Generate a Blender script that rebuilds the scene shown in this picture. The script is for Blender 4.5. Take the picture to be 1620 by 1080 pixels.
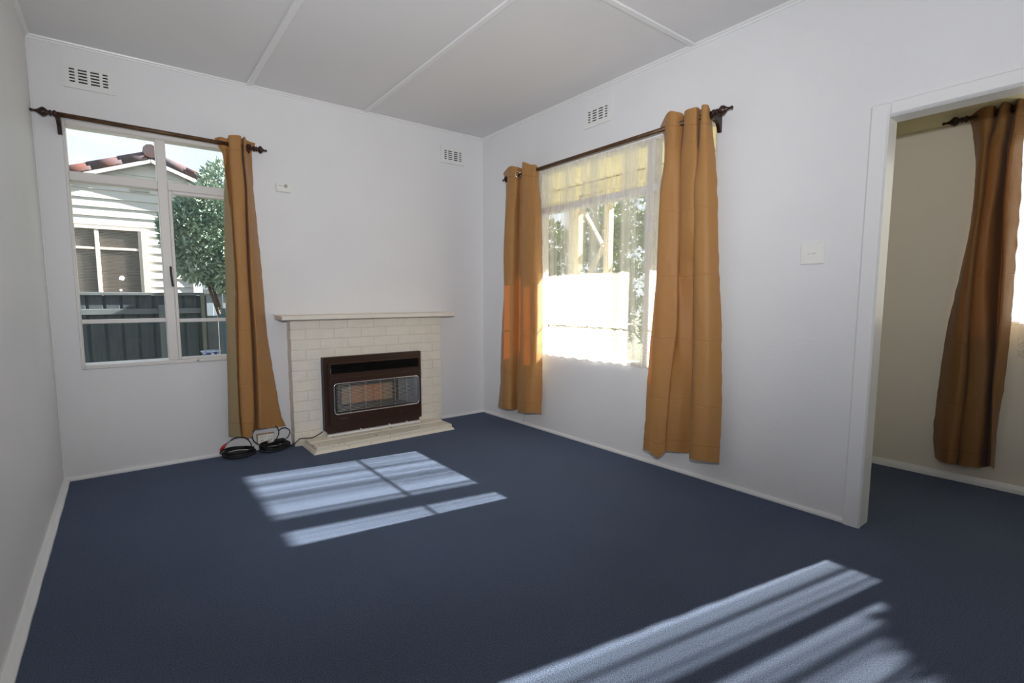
import bpy, bmesh, math, random
from math import sin, cos, pi, radians, sqrt
from mathutils import Vector, Matrix, noise

random.seed(7)
SC = bpy.context.scene
for o in list(bpy.data.objects):
    bpy.data.objects.remove(o, do_unlink=True)
COL = SC.collection


def lin(r, g, b):
    f = lambda c: (c / 255 / 12.92) if c / 255 <= 0.04045 else ((c / 255 + 0.055) / 1.055) ** 2.4
    return (f(r), f(g), f(b), 1.0)


# ---------------------------------------------------------------- camera
cam = bpy.data.cameras.new('camera')
cam.sensor_width = 36.0
cam.lens = 17.472
cam.shift_x = 0.02127
cam.shift_y = 0.00667
cam.clip_start = 0.02
camera = bpy.data.objects.new('camera', cam)
COL.objects.link(camera)
R_ = Vector((0.8036, -0.5951, -0.0025)); F_ = Vector((0.5920, 0.7999, -0.0987))
U_ = R_.cross(F_).normalized(); R_ = F_.cross(U_).normalized(); F_.normalize()
CAM = Vector((-2.8432, -3.9559, 1.1177))
camera.matrix_world = Matrix(((R_.x, U_.x, -F_.x, CAM.x), (R_.y, U_.y, -F_.y, CAM.y),
                              (R_.z, U_.z, -F_.z, CAM.z), (0, 0, 0, 1)))
SC.camera = camera

# ---------------------------------------------------------------- view, sky, sun, flash
SC.view_settings.view_transform = 'Standard'
SC.view_settings.look = 'None'
SC.view_settings.gamma = 1.0
SC.view_settings.use_curve_mapping = False
SC.view_settings.exposure = 0.0
SC.cycles.use_denoising = True
SC.cycles.max_bounces = 10
SC.cycles.diffuse_bounces = 6
SC.cycles.transparent_max_bounces = 16
SC.cycles.sample_clamp_indirect = 8.0

SKY_STRENGTH = 1.3
SUN_STRENGTH = 34.0
FLASH_BOUNCE = 165.0
FLASH_DIRECT = 118.0

world = bpy.data.worlds.new('sky')
SC.world = world
world.use_nodes = True
wn, wl = world.node_tree.nodes, world.node_tree.links
wn.clear()
out = wn.new('ShaderNodeOutputWorld'); bg = wn.new('ShaderNodeBackground')
tc = wn.new('ShaderNodeTexCoord'); sep = wn.new('ShaderNodeSeparateXYZ')
wl.new(tc.outputs['Generated'], sep.inputs[0])
ramp = wn.new('ShaderNodeValToRGB')
e = ramp.color_ramp.elements
e[0].position = 0.0; e[0].color = (0.86, 0.93, 0.97, 1)
e[1].position = 1.0; e[1].color = (0.36, 0.55, 0.86, 1)
k = ramp.color_ramp.elements.new(0.35); k.color = (0.62, 0.80, 0.96, 1)
wl.new(sep.outputs['Z'], ramp.inputs[0])
mp = wn.new('ShaderNodeMapping'); mp.inputs['Scale'].default_value = (1.2, 1.2, 4.0)
wl.new(tc.outputs['Generated'], mp.inputs[0])
nz = wn.new('ShaderNodeTexNoise'); nz.inputs['Scale'].default_value = 2.6
nz.inputs['Detail'].default_value = 7; nz.inputs['Distortion'].default_value = 0.6
wl.new(mp.outputs[0], nz.inputs['Vector'])
cr = wn.new('ShaderNodeValToRGB')
cr.color_ramp.elements[0].position = 0.38; cr.color_ramp.elements[1].position = 0.68
wl.new(nz.outputs['Fac'], cr.inputs[0])
mixc = wn.new('ShaderNodeMix'); mixc.data_type = 'RGBA'
wl.new(cr.outputs['Color'], mixc.inputs[0]); wl.new(ramp.outputs[0], mixc.inputs[6])
mixc.inputs[7].default_value = (0.98, 0.98, 0.98, 1)
wl.new(mixc.outputs[2], bg.inputs['Color'])
bg.inputs['Strength'].default_value = SKY_STRENGTH
wl.new(bg.outputs[0], out.inputs[0])


def aim(o, d):
    o.rotation_euler = Vector(d).to_track_quat('-Z', 'Y').to_euler()


SUN_DIR = Vector((1.0, -0.175, 0.578))          # towards the sun
sun = bpy.data.lights.new('sun', 'SUN'); sun.energy = SUN_STRENGTH; sun.angle = radians(0.55)
sun.color = (1.0, 0.95, 0.86)
so = bpy.data.objects.new('sun', sun); COL.objects.link(so); aim(so, -SUN_DIR); so.location = (8, -1.4, 5)

# the photographer's hot-shoe flash, its head tilted up and aside to bounce off the ceiling
fl = bpy.data.lights.new('camera_flash', 'SPOT'); fl.energy = FLASH_BOUNCE
fl.spot_size = radians(130); fl.spot_blend = 1.0; fl.shadow_soft_size = 0.03; fl.color = (0.96, 0.97, 1.0)
fo = bpy.data.objects.new('camera_flash', fl); COL.objects.link(fo)
fo.location = (CAM.x + 0.03, CAM.y - 0.02, CAM.z + 0.28)
aim(fo, Vector((-1.2, -2.65, 2.62)) - fo.location)
fd = bpy.data.lights.new('camera_flash_spill', 'SPOT'); fd.energy = FLASH_DIRECT; fd.spot_size = radians(98); fd.spot_blend = 0.8
fd.shadow_soft_size = 0.025; fd.color = (0.96, 0.97, 1.0)
fdo = bpy.data.objects.new('camera_flash_spill', fd); COL.objects.link(fdo)
fdo.location = fo.location + Vector((0.0, 0.03, 0.0))
aim(fdo, (0.44, 0.88, 0.08))

# ---------------------------------------------------------------- materials
M = {}


def mat(name, col, rough=0.6, metal=0.0, bump=0.0, bscale=60.0, var=0.0, vscale=8.0, spec=0.5, col2=None,
        sheen=0.0, stretch=None):
    if name in M:
        return M[name]
    m = bpy.data.materials.new(name); m.use_nodes = True
    n, l = m.node_tree.nodes, m.node_tree.links
    p = n['Principled BSDF']
    p.inputs['Base Color'].default_value = col
    p.inputs['Roughness'].default_value = rough
    p.inputs['Metallic'].default_value = metal
    p.inputs['Specular IOR Level'].default_value = spec
    if sheen:
        p.inputs['Sheen Weight'].default_value = sheen
    t = n.new('ShaderNodeTexCoord'); src = t.outputs['Object']
    if stretch:
        mpn = n.new('ShaderNodeMapping'); mpn.inputs['Scale'].default_value = stretch
        l.new(src, mpn.inputs[0]); src = mpn.outputs[0]
    if var or col2:
        a = n.new('ShaderNodeTexNoise'); a.inputs['Scale'].default_value = vscale; a.inputs['Detail'].default_value = 5
        l.new(src, a.inputs['Vector'])
        r = n.new('ShaderNodeValToRGB')
        c2 = col2 or tuple(min(1, c * (1 + var)) for c in col[:3]) + (1,)
        c1 = col if col2 else tuple(c * (1 - var) for c in col[:3]) + (1,)
        r.color_ramp.elements[0].position = 0.35; r.color_ramp.elements[0].color = c1
        r.color_ramp.elements[1].position = 0.65; r.color_ramp.elements[1].color = c2
        l.new(a.outputs['Fac'], r.inputs[0]); l.new(r.outputs[0], p.inputs['Base Color'])
    if bump:
        a = n.new('ShaderNodeTexNoise'); a.inputs['Scale'].default_value = bscale; a.inputs['Detail'].default_value = 3
        l.new(src, a.inputs['Vector'])
        b = n.new('ShaderNodeBump'); b.inputs['Strength'].default_value = bump; b.inputs['Distance'].default_value = 0.004
        l.new(a.outputs['Fac'], b.inputs['Height']); l.new(b.outputs[0], p.inputs['Normal'])
    M[name] = m
    return m


wall_white = mat('wall_paint', lin(225, 225, 226), 0.55, bump=0.22, bscale=70, var=0.012, vscale=2.5)
ceil_white = mat('ceiling_paint', lin(220, 219, 220), 0.6, bump=0.10, bscale=3, var=0.012, vscale=1.5)
trim_white = mat('gloss_trim_paint', lin(228, 228, 228), 0.32, bump=0.08, bscale=25)
frame_white = mat('window_frame_paint', lin(222, 218, 214), 0.4, bump=0.15, bscale=40)
cream_wall = mat('cream_wall_paint', lin(214, 207, 193), 0.6, bump=0.15, bscale=70)
yellow_paint = mat('cream_yellow_paint', lin(226, 217, 180), 0.6, bump=0.1, bscale=40)
brick_paint = mat('painted_brick', lin(225, 219, 207), 0.55, bump=0.5, bscale=55, var=0.03, vscale=12)
mortar_paint = mat('painted_mortar', lin(214, 206, 190), 0.8, bump=0.4, bscale=90)
dark_hole = mat('dark_hole', lin(22, 18, 16), 0.9, var=0.1)
vent_white = mat('vent_paint', lin(226, 226, 224), 0.5, bump=0.1, bscale=80)
rod_brown = mat('dark_bronze', lin(74, 52, 34), 0.42, 0.3, bump=0.2, bscale=45, col2=lin(98, 70, 42), vscale=30)
wood_dark = mat('dark_bracket', lin(48, 24, 18), 0.35, 0.1, bump=0.2, bscale=30, var=0.2)
eyelet_metal = mat('eyelet_metal', lin(205, 200, 190), 0.25, 1.0, var=0.05)
heater_brown = mat('heater_enamel', lin(60, 40, 31), 0.34, 0.25, bump=0.05, bscale=120, var=0.06)
heater_trim = mat('heater_trim', lin(86, 66, 50), 0.35, 0.4, var=0.05)
black_metal = mat('black_metal', lin(24, 23, 21), 0.5, 0.3, var=0.1)
wire_metal = mat('guard_wire', lin(205, 204, 200), 0.4, 0.6, var=0.05)
chrome = mat('chrome', lin(215, 215, 215), 0.18, 1.0, var=0.03)
reflector = mat('reflector_metal', lin(120, 123, 127), 0.45, 0.8, var=0.08, vscale=14)
tile_tan = mat('radiant_tile', lin(150, 126, 100), 0.85, bump=0.4, bscale=200, var=0.12)
tile_orange = mat('radiant_tile_orange', lin(190, 118, 76), 0.85, bump=0.4, bscale=200, col2=lin(172, 128, 92), vscale=18)
plastic_white = mat('white_plastic', lin(232, 231, 226), 0.35, var=0.01)
plastic_grey = mat('grey_plastic', lin(170, 172, 165), 0.45, var=0.03)
black_rubber = mat('black_rubber', lin(24, 24, 26), 0.42, bump=0.1, bscale=100, var=0.2)
red_plastic = mat('red_plastic', lin(186, 32, 34), 0.35, var=0.05)
raw_timber = mat('raw_timber', lin(178, 146, 104), 0.65, bump=0.2, bscale=40, var=0.1, stretch=(2, 20, 20))
subfloor_m = mat('subfloor_gap_shade', lin(34, 30, 26), 0.9, var=0.2, bump=0.3)
siding_m = mat('weatherboard_paint', lin(200, 199, 196), 0.55, bump=0.1, bscale=30, var=0.015)
far_trim = mat('far_window_paint', lin(206, 196, 186), 0.55, var=0.03)
blind_m = mat('venetian_blind', lin(132, 116, 108), 0.6, var=0.08, vscale=6)
roof_m = mat('terracotta_tile', lin(92, 60, 55), 0.9, bump=0.5, bscale=30, col2=lin(78, 76, 84), vscale=5, spec=0.2)
fence_m = mat('fence_timber', lin(66, 76, 80), 0.8, bump=0.35, bscale=24, col2=lin(54, 62, 68), vscale=6, stretch=(12, 12, 1))
fence_rail = mat('fence_rail_timber', lin(92, 98, 102), 0.8, bump=0.3, bscale=24, var=0.1, stretch=(1, 12, 12))
post_green = mat('post_timber', lin(92, 98, 88), 0.8, bump=0.3, bscale=24, var=0.1, stretch=(12, 12, 1))
post_blue = mat('blue_painted_post', lin(50, 84, 100), 0.6, bump=0.2, bscale=24, var=0.1)
leaf_dark = mat('leaf_green', lin(152, 170, 148), 0.5, col2=lin(120, 146, 130), vscale=5)
leaf_olive = mat('leaf_olive', lin(140, 152, 104), 0.5, col2=lin(112, 128, 88), vscale=5)
bark_m = mat('bark', lin(84, 70, 58), 0.9, bump=0.6, bscale=30, var=0.15)
ground_m = mat('ground_soil', lin(112, 108, 92), 0.95, bump=0.5, bscale=14, col2=lin(92, 98, 74), vscale=3)
deck_m = mat('verandah_deck', lin(206, 200, 186), 0.8, bump=0.3, bscale=20, var=0.08)
grey_board = mat('grey_screen_board', lin(214, 211, 204), 0.75, bump=0.3, bscale=20, var=0.06, stretch=(12, 12, 1))
cream_post = mat('cream_post_paint', lin(226, 214, 186), 0.6, bump=0.1, bscale=30, var=0.02)
bin_grey = mat('galvanised_sheet', lin(140, 152, 166), 0.5, 0.4, var=0.08)


def hearth_material():
    m = bpy.data.materials.new('chipped_hearth_paint'); m.use_nodes = True
    n, l = m.node_tree.nodes, m.node_tree.links; p = n['Principled BSDF']
    t = n.new('ShaderNodeTexCoord')
    mpn = n.new('ShaderNodeMapping'); mpn.inputs['Scale'].default_value = (1.0, 0.6, 1.6); l.new(t.outputs['Object'], mpn.inputs[0])
    a = n.new('ShaderNodeTexNoise'); a.inputs['Scale'].default_value = 34; a.inputs['Detail'].default_value = 4
    l.new(mpn.outputs[0], a.inputs['Vector'])
    r = n.new('ShaderNodeValToRGB'); r.color_ramp.elements[0].position = 0.675; r.color_ramp.elements[1].position = 0.690
    r.color_ramp.elements[0].color = lin(226, 219, 203); r.color_ramp.elements[1].color = lin(40, 36, 34)
    l.new(a.outputs['Fac'], r.inputs[0]); l.new(r.outputs[0], p.inputs['Base Color'])
    p.inputs['Roughness'].default_value = 0.5
    b = n.new('ShaderNodeBump'); b.inputs['Strength'].default_value = 0.3; b.inputs['Distance'].default_value = 0.004
    l.new(a.outputs['Fac'], b.inputs['Height']); l.new(b.outputs[0], p.inputs['Normal'])
    return m


hearth_m = hearth_material()


def carpet_material():
    m = bpy.data.materials.new('navy_carpet'); m.use_nodes = True
    n, l = m.node_tree.nodes, m.node_tree.links; p = n['Principled BSDF']
    t = n.new('ShaderNodeTexCoord')
    a = n.new('ShaderNodeTexNoise'); a.inputs['Scale'].default_value = 260; a.inputs['Detail'].default_value = 2
    b = n.new('ShaderNodeTexNoise'); b.inputs['Scale'].default_value = 2.2; b.inputs['Detail'].default_value = 4
    l.new(t.outputs['Object'], a.inputs['Vector']); l.new(t.outputs['Object'], b.inputs['Vector'])
    r = n.new('ShaderNodeValToRGB'); r.color_ramp.elements[0].position = 0.32; r.color_ramp.elements[1].position = 0.70
    r.color_ramp.elements[0].color = CARPET_LO; r.color_ramp.elements[1].color = CARPET_HI
    l.new(a.outputs['Fac'], r.inputs[0])
    mx = n.new('ShaderNodeMix'); mx.data_type = 'RGBA'; mx.blend_type = 'MULTIPLY'; mx.inputs[0].default_value = 0.25
    l.new(r.outputs[0], mx.inputs[6]); l.new(b.outputs['Fac'], mx.inputs[7])
    l.new(mx.outputs[2], p.inputs['Base Color'])
    p.inputs['Roughness'].default_value = 0.95; p.inputs['Specular IOR Level'].default_value = 0.15
    p.inputs['Sheen Weight'].default_value = 0.3; p.inputs['Sheen Roughness'].default_value = 0.5
    p.inputs['Sheen Tint'].default_value = lin(150, 170, 205)
    bm = n.new('ShaderNodeBump'); bm.inputs['Strength'].default_value = 0.7; bm.inputs['Distance'].default_value = 0.006
    l.new(a.outputs['Fac'], bm.inputs['Height']); l.new(bm.outputs[0], p.inputs['Normal'])
    return m


CARPET_LO = lin(46, 54, 70); CARPET_HI = lin(92, 103, 125)
carpet_m = carpet_material()


def glass_material():
    m = bpy.data.materials.new('window_glass'); m.use_nodes = True
    n, l = m.node_tree.nodes, m.node_tree.links; n.clear()
    o = n.new('ShaderNodeOutputMaterial'); mx = n.new('ShaderNodeMixShader')
    tr = n.new('ShaderNodeBsdfTransparent'); gl = n.new('ShaderNodeBsdfGlossy'); fr = n.new('ShaderNodeFresnel')
    ge = n.new('ShaderNodeNewGeometry'); ir = n.new('ShaderNodeMapRange')     # same reflectance from either side of the pane
    ir.inputs[3].default_value = 1.45; ir.inputs[4].default_value = 1 / 1.45
    l.new(ge.outputs['Backfacing'], ir.inputs[0]); l.new(ir.outputs[0], fr.inputs['IOR']); gl.inputs['Roughness'].default_value = 0.0
    tr.inputs['Color'].default_value = (0.95, 0.97, 0.965, 1)
    l.new(fr.outputs[0], mx.inputs[0]); l.new(tr.outputs[0], mx.inputs[1]); l.new(gl.outputs[0], mx.inputs[2])
    # faint dust film
    t = n.new('ShaderNodeTexCoord'); a = n.new('ShaderNodeTexNoise'); a.inputs['Scale'].default_value = 90; a.inputs['Detail'].default_value = 5
    l.new(t.outputs['Object'], a.inputs['Vector'])
    r = n.new('ShaderNodeMapRange'); r.inputs[1].default_value = 0.62; r.inputs[2].default_value = 0.8; r.inputs[3].default_value = 0.015; r.inputs[4].default_value = 0.25
    l.new(a.outputs['Fac'], r.inputs[0])
    df = n.new('ShaderNodeBsdfDiffuse'); df.inputs['Color'].default_value = (0.8, 0.8, 0.8, 1)
    m2 = n.new('ShaderNodeMixShader'); l.new(r.outputs[0], m2.inputs[0]); l.new(mx.outputs[0], m2.inputs[1]); l.new(df.outputs[0], m2.inputs[2])
    l.new(m2.outputs[0], o.inputs[0])
    return m


glass_m = glass_material()


def curtain_material(name, base, trans, tfac, back=(0.33, 0.245, 0.13, 1)):
    m = bpy.data.materials.new(name); m.use_nodes = True
    n, l = m.node_tree.nodes, m.node_tree.links; p = n['Principled BSDF']; o = n['Material Output']
    t = n.new('ShaderNodeTexCoord')
    mpn = n.new('ShaderNodeMapping'); mpn.inputs['Scale'].default_value = (900, 60, 1); l.new(t.outputs['UV'], mpn.inputs[0])
    w = n.new('ShaderNodeTexNoise'); w.inputs['Scale'].default_value = 1.0; w.inputs['Detail'].default_value = 2; l.new(mpn.outputs[0], w.inputs['Vector'])
    c = n.new('ShaderNodeTexNoise'); c.inputs['Scale'].default_value = 9; c.inputs['Detail'].default_value = 4; l.new(t.outputs['Object'], c.inputs['Vector'])
    mx = n.new('ShaderNodeMix'); mx.data_type = 'RGBA'; mx.inputs[6].default_value = tuple(x * 0.93 for x in base[:3]) + (1,)
    mx.inputs[7].default_value = tuple(x * 1.07 for x in base[:3]) + (1,); l.new(w.outputs['Fac'], mx.inputs[0])
    ge = n.new('ShaderNodeNewGeometry'); m3 = n.new('ShaderNodeMix'); m3.data_type = 'RGBA'
    l.new(ge.outputs['Backfacing'], m3.inputs[0]); l.new(mx.outputs[2], m3.inputs[6]); m3.inputs[7].default_value = back   # paler reverse side of the cloth
    # stitched heading / hem line 8 cm from either end of the cloth
    su_ = n.new('ShaderNodeSeparateXYZ'); l.new(t.outputs['UV'], su_.inputs[0])
    cmp_ = n.new('ShaderNodeMath'); cmp_.operation = 'COMPARE'; cmp_.inputs[1].default_value = 0.08; cmp_.inputs[2].default_value = 0.003; l.new(su_.outputs['Y'], cmp_.inputs[0])
    m4 = n.new('ShaderNodeMix'); m4.data_type = 'RGBA'; m4.blend_type = 'MULTIPLY'; m4.inputs[7].default_value = (0.84, 0.81, 0.77, 1)
    l.new(cmp_.outputs[0], m4.inputs[0]); l.new(m3.outputs[2], m4.inputs[6])
    l.new(m4.outputs[2], p.inputs['Base Color'])
    p.inputs['Roughness'].default_value = 0.55; p.inputs['Specular IOR Level'].default_value = 0.3
    p.inputs['Sheen Weight'].default_value = 0.08
    b = n.new('ShaderNodeBump'); b.inputs['Strength'].default_value = 0.35; b.inputs['Distance'].default_value = 0.02
    so_ = n.new('ShaderNodeSeparateXYZ'); l.new(t.outputs['Object'], so_.inputs[0])
    ad_ = n.new('ShaderNodeMath'); ad_.operation = 'MULTIPLY_ADD'; ad_.inputs[1].default_value = 0.05; l.new(c.outputs['Fac'], ad_.inputs[0]); l.new(so_.outputs['Z'], ad_.inputs[2])
    wr_ = n.new('ShaderNodeMath'); wr_.operation = 'PINGPONG'; wr_.inputs[1].default_value = 0.19; l.new(ad_.outputs[0], wr_.inputs[0])
    cl_ = n.new('ShaderNodeMapRange'); cl_.inputs[1].default_value = 0.0; cl_.inputs[2].default_value = 0.006; cl_.inputs[3].default_value = 0.22; cl_.inputs[4].default_value = 0.0; l.new(wr_.outputs[0], cl_.inputs[0])
    sm_ = n.new('ShaderNodeMath'); sm_.operation = 'SUBTRACT'; l.new(c.outputs['Fac'], sm_.inputs[0]); l.new(cl_.outputs[0], sm_.inputs[1])
    l.new(sm_.outputs[0], b.inputs['Height']); l.new(b.outputs[0], p.inputs['Normal'])
    tl = n.new('ShaderNodeBsdfTranslucent'); tl.inputs['Color'].default_value = trans
    ms = n.new('ShaderNodeMixShader'); ms.inputs[0].default_value = tfac
    l.new(p.outputs[0], ms.inputs[1]); l.new(tl.outputs[0], ms.inputs[2]); l.new(ms.outputs[0], o.inputs[0])
    return m


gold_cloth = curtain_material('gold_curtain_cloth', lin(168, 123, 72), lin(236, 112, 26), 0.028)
shaded_cloth = curtain_material('gold_curtain_cloth_thick_shaded', lin(126, 89, 51), lin(236, 112, 26), 0.003)  # same cloth, lets less light through; darker base paints in the sunroom's shade


def lace_material(name, lo, hi, band, folds=11):
    m = bpy.data.materials.new(name); m.use_nodes = True
    n, l = m.node_tree.nodes, m.node_tree.links; n.clear()
    o = n.new('ShaderNodeOutputMaterial')
    t = n.new('ShaderNodeTexCoord'); uv = t.outputs['UV']; sp = n.new('ShaderNodeSeparateXYZ'); l.new(uv, sp.inputs[0])
    mpn = n.new('ShaderNodeMapping'); mpn.inputs['Scale'].default_value = (folds, 0.16, 1); l.new(uv, mpn.inputs[0])
    a = n.new('ShaderNodeTexNoise'); a.inputs['Scale'].default_value = 1.0; a.inputs['Detail'].default_value = 4; l.new(mpn.outputs[0], a.inputs['Vector'])
    r = n.new('ShaderNodeMapRange'); r.inputs[1].default_value = 0.41; r.inputs[2].default_value = 0.60; r.inputs[3].default_value = lo; r.inputs[4].default_value = hi
    l.new(a.outputs['Fac'], r.inputs[0])
    # floral lace in the lower band
    v = n.new('ShaderNodeTexVoronoi'); v.inputs['Scale'].default_value = 85; v.feature = 'DISTANCE_TO_EDGE'
    ds = n.new('ShaderNodeTexNoise'); ds.inputs['Scale'].default_value = 14; ds.inputs['Detail'].default_value = 2; l.new(uv, ds.inputs['Vector'])
    ad = n.new('ShaderNodeMix'); ad.data_type = 'RGBA'; ad.blend_type = 'ADD'; ad.inputs[0].default_value = 0.12
    l.new(uv, ad.inputs[6]); l.new(ds.outputs['Color'], ad.inputs[7]); l.new(ad.outputs[2], v.inputs['Vector'])
    lr = n.new('ShaderNodeMapRange'); lr.inputs[1].default_value = 0.02; lr.inputs[2].default_value = 0.10; lr.inputs[3].default_value = 0.32; lr.inputs[4].default_value = -0.12
    l.new(v.outputs['Distance'], lr.inputs[0])
    st = n.new('ShaderNodeMapRange'); st.inputs[1].default_value = band - 0.01; st.inputs[2].default_value = band + 0.01; st.inputs[3].default_value = 1.0; st.inputs[4].default_value = 0.12
    l.new(sp.outputs['Y'], st.inputs[0])
    mu = n.new('ShaderNodeMath'); mu.operation = 'MULTIPLY'; l.new(lr.outputs[0], mu.inputs[0]); l.new(st.outputs[0], mu.inputs[1])
    su = n.new('ShaderNodeMath'); su.operation = 'ADD'; su.use_clamp = True; l.new(r.outputs[0], su.inputs[0]); l.new(mu.outputs[0], su.inputs[1])
    tr = n.new('ShaderNodeBsdfTransparent'); df = n.new('ShaderNodeBsdfDiffuse'); tl = n.new('ShaderNodeBsdfTranslucent')
    df.inputs['Color'].default_value = lin(236, 234, 232); tl.inputs['Color'].default_value = lin(240, 236, 228)
    m1 = n.new('ShaderNodeMixShader'); m1.inputs[0].default_value = 0.5; l.new(df.outputs[0], m1.inputs[1]); l.new(tl.outputs[0], m1.inputs[2])
    m2 = n.new('ShaderNodeMixShader'); l.new(su.outputs[0], m2.inputs[0]); l.new(tr.outputs[0], m2.inputs[1]); l.new(m1.outputs[0], m2.inputs[2])
    l.new(m2.outputs[0], o.inputs[0])
    return m


lace_m = lace_material('white_lace', 0.24, 0.76, 0.97)
lace_room_m = lace_material('white_lace_sunroom', 0.48, 0.97, 0.90, 24)


def dish_material():
    m = bpy.data.materials.new('blue_white_enamel'); m.use_nodes = True
    n, l = m.node_tree.nodes, m.node_tree.links; p = n['Principled BSDF']
    t = n.new('ShaderNodeTexCoord'); a = n.new('ShaderNodeTexNoise'); a.inputs['Scale'].default_value = 60; a.inputs['Detail'].default_value = 2
    l.new(t.outputs['Object'], a.inputs['Vector'])
    r = n.new('ShaderNodeValToRGB'); r.color_ramp.elements[0].position = 0.47; r.color_ramp.elements[1].position = 0.53
    r.color_ramp.elements[0].color = lin(52, 64, 128); r.color_ramp.elements[1].color = lin(196, 208, 226)
    l.new(a.outputs['Fac'], r.inputs[0]); l.new(r.outputs[0], p.inputs['Base Color']); p.inputs['Roughness'].default_value = 0.2
    return m


dish_m = dish_material()
dish_rim_m = mat('enamel_rim', lin(186, 202, 224), 0.2, var=0.02)


# ---------------------------------------------------------------- geometry helpers
class MB:
    def __init__(self):
        self.bm = bmesh.new(); self.uvs = None

    def box(self, x0, x1, y0, y1, z0, z1, bevel=0.0):
        vs = [self.bm.verts.new((x, y, z)) for x in (x0, x1) for y in (y0, y1) for z in (z0, z1)]
        f = [(0, 1, 3, 2), (4, 6, 7, 5), (0, 4, 5, 1), (2, 3, 7, 6), (0, 2, 6, 4), (1, 5, 7, 3)]
        fs = [self.bm.faces.new([vs[i] for i in q]) for q in f]
        bmesh.ops.recalc_face_normals(self.bm, faces=fs)
        if bevel:
            es = {e for fc in fs for e in fc.edges}
            bmesh.ops.bevel(self.bm, geom=list(es), offset=bevel, segments=1, affect='EDGES', clamp_overlap=True)
        return self

    def hexa(self, pts):
        """8 points: bottom loop 0-3, top loop 4-7"""
        vs = [self.bm.verts.new(p) for p in pts]
        f = [(0, 1, 2, 3), (4, 5, 6, 7), (0, 1, 5, 4), (1, 2, 6, 5), (2, 3, 7, 6), (3, 0, 4, 7)]
        fs = [self.bm.faces.new([vs[i] for i in q]) for q in f]
        bmesh.ops.recalc_face_normals(self.bm, faces=fs)
        return self

    def bar(self, a, b, w, h, up=(0, 0, 1)):
        a, b = Vector(a), Vector(b); d = (b - a).normalized(); upv = Vector(up)
        s = d.cross(upv)
        if s.length < 1e-4:
            s = d.cross(Vector((1, 0, 0)))
        s.normalize(); u = s.cross(d).normalized()
        q = []
        for c in (a, b):
            q += [c - s * w / 2 - u * h / 2, c + s * w / 2 - u * h / 2, c + s * w / 2 + u * h / 2, c - s * w / 2 + u * h / 2]
        return self.hexa(q)

    def tube(self, pts, r, seg=8, closed=False, smooth=True):
        pts = [Vector(p) for p in pts]; n = len(pts); rings = []
        rr = r if isinstance(r, (list, tuple)) else [r] * n
        prev = None
        for i, p in enumerate(pts):
            if closed:
                d = pts[(i + 1) % n] - pts[i - 1]
            else:
                d = pts[min(i + 1, n - 1)] - pts[max(i - 1, 0)]
            d.normalize()
            if prev is None:
                a = d.orthogonal().normalized()
            else:
                a = prev - d * prev.dot(d)
                a = a.normalized() if a.length > 1e-6 else d.orthogonal().normalized()
            prev = a; b = d.cross(a)
            rings.append([self.bm.verts.new(p + (a * cos(2 * pi * k / seg) + b * sin(2 * pi * k / seg)) * rr[i]) for k in range(seg)])
        fs = []
        rng = range(n) if closed else range(n - 1)
        for i in rng:
            A, B = rings[i], rings[(i + 1) % n]
            for k in range(seg):
                f = self.bm.faces.new((A[k], A[(k + 1) % seg], B[(k + 1) % seg], B[k])); f.smooth = smooth; fs.append(f)
        if not closed:
            fs.append(self.bm.faces.new(list(reversed(rings[0])))); fs.append(self.bm.faces.new(rings[-1]))
        return self

    def lathe(self, prof, origin, axis, seg=16):
        """prof: (distance along axis, radius)"""
        axis = Vector(axis).normalized(); a = axis.orthogonal().normalized(); b = axis.cross(a); o = Vector(origin)
        rings = []
        for s, r in prof:
            rings.append([self.bm.verts.new(o + axis * s + (a * cos(2 * pi * k / seg) + b * sin(2 * pi * k / seg)) * max(r, 1e-4)) for k in range(seg)])
        fs = []
        for i in range(len(rings) - 1):
            for k in range(seg):
                f = self.bm.faces.new((rings[i][k], rings[i][(k + 1) % seg], rings[i + 1][(k + 1) % seg], rings[i + 1][k])); f.smooth = True; fs.append(f)
        fs.append(self.bm.faces.new(rings[0])); fs.append(self.bm.faces.new(rings[-1]))
        bmesh.ops.recalc_face_normals(self.bm, faces=fs)
        return self

    def slab(self, a0, a1, z0, z1, d0, d1, holes, mp):
        """rectangular slab with rectangular holes; mp(a, z, d) -> world point"""
        A = sorted({a0, a1} | {min(max(h[i], a0), a1) for h in holes for i in (0, 1)})
        Z = sorted({z0, z1} | {min(max(h[i], z0), z1) for h in holes for i in (2, 3)})
        def solid(i, j):
            if i < 0 or j < 0 or i >= len(A) - 1 or j >= len(Z) - 1:
                return False
            ca, cz = (A[i] + A[i + 1]) / 2, (Z[j] + Z[j + 1]) / 2
            return not any(h[0] < ca < h[1] and h[2] < cz < h[3] for h in holes)
        V = {}
        def v(i, j, d):
            if (i, j, d) not in V:
                V[(i, j, d)] = self.bm.verts.new(mp(A[i], Z[j], (d0, d1)[d]))
            return V[(i, j, d)]
        fs = []
        for i in range(len(A) - 1):
            for j in range(len(Z) - 1):
                if not solid(i, j):
                    continue
                for d in (0, 1):
                    fs.append(self.bm.faces.new((v(i, j, d), v(i + 1, j, d), v(i + 1, j + 1, d), v(i, j + 1, d))))
                for (di, dj, p, q) in ((-1, 0, (i, j), (i, j + 1)), (1, 0, (i + 1, j), (i + 1, j + 1)), (0, -1, (i, j), (i + 1, j)), (0, 1, (i, j + 1), (i + 1, j + 1))):
                    if not solid(i + di, j + dj):
                        fs.append(self.bm.faces.new((v(*p, 0), v(*q, 0), v(*q, 1), v(*p, 1))))
        bmesh.ops.recalc_face_normals(self.bm, faces=fs)
        return self

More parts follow.
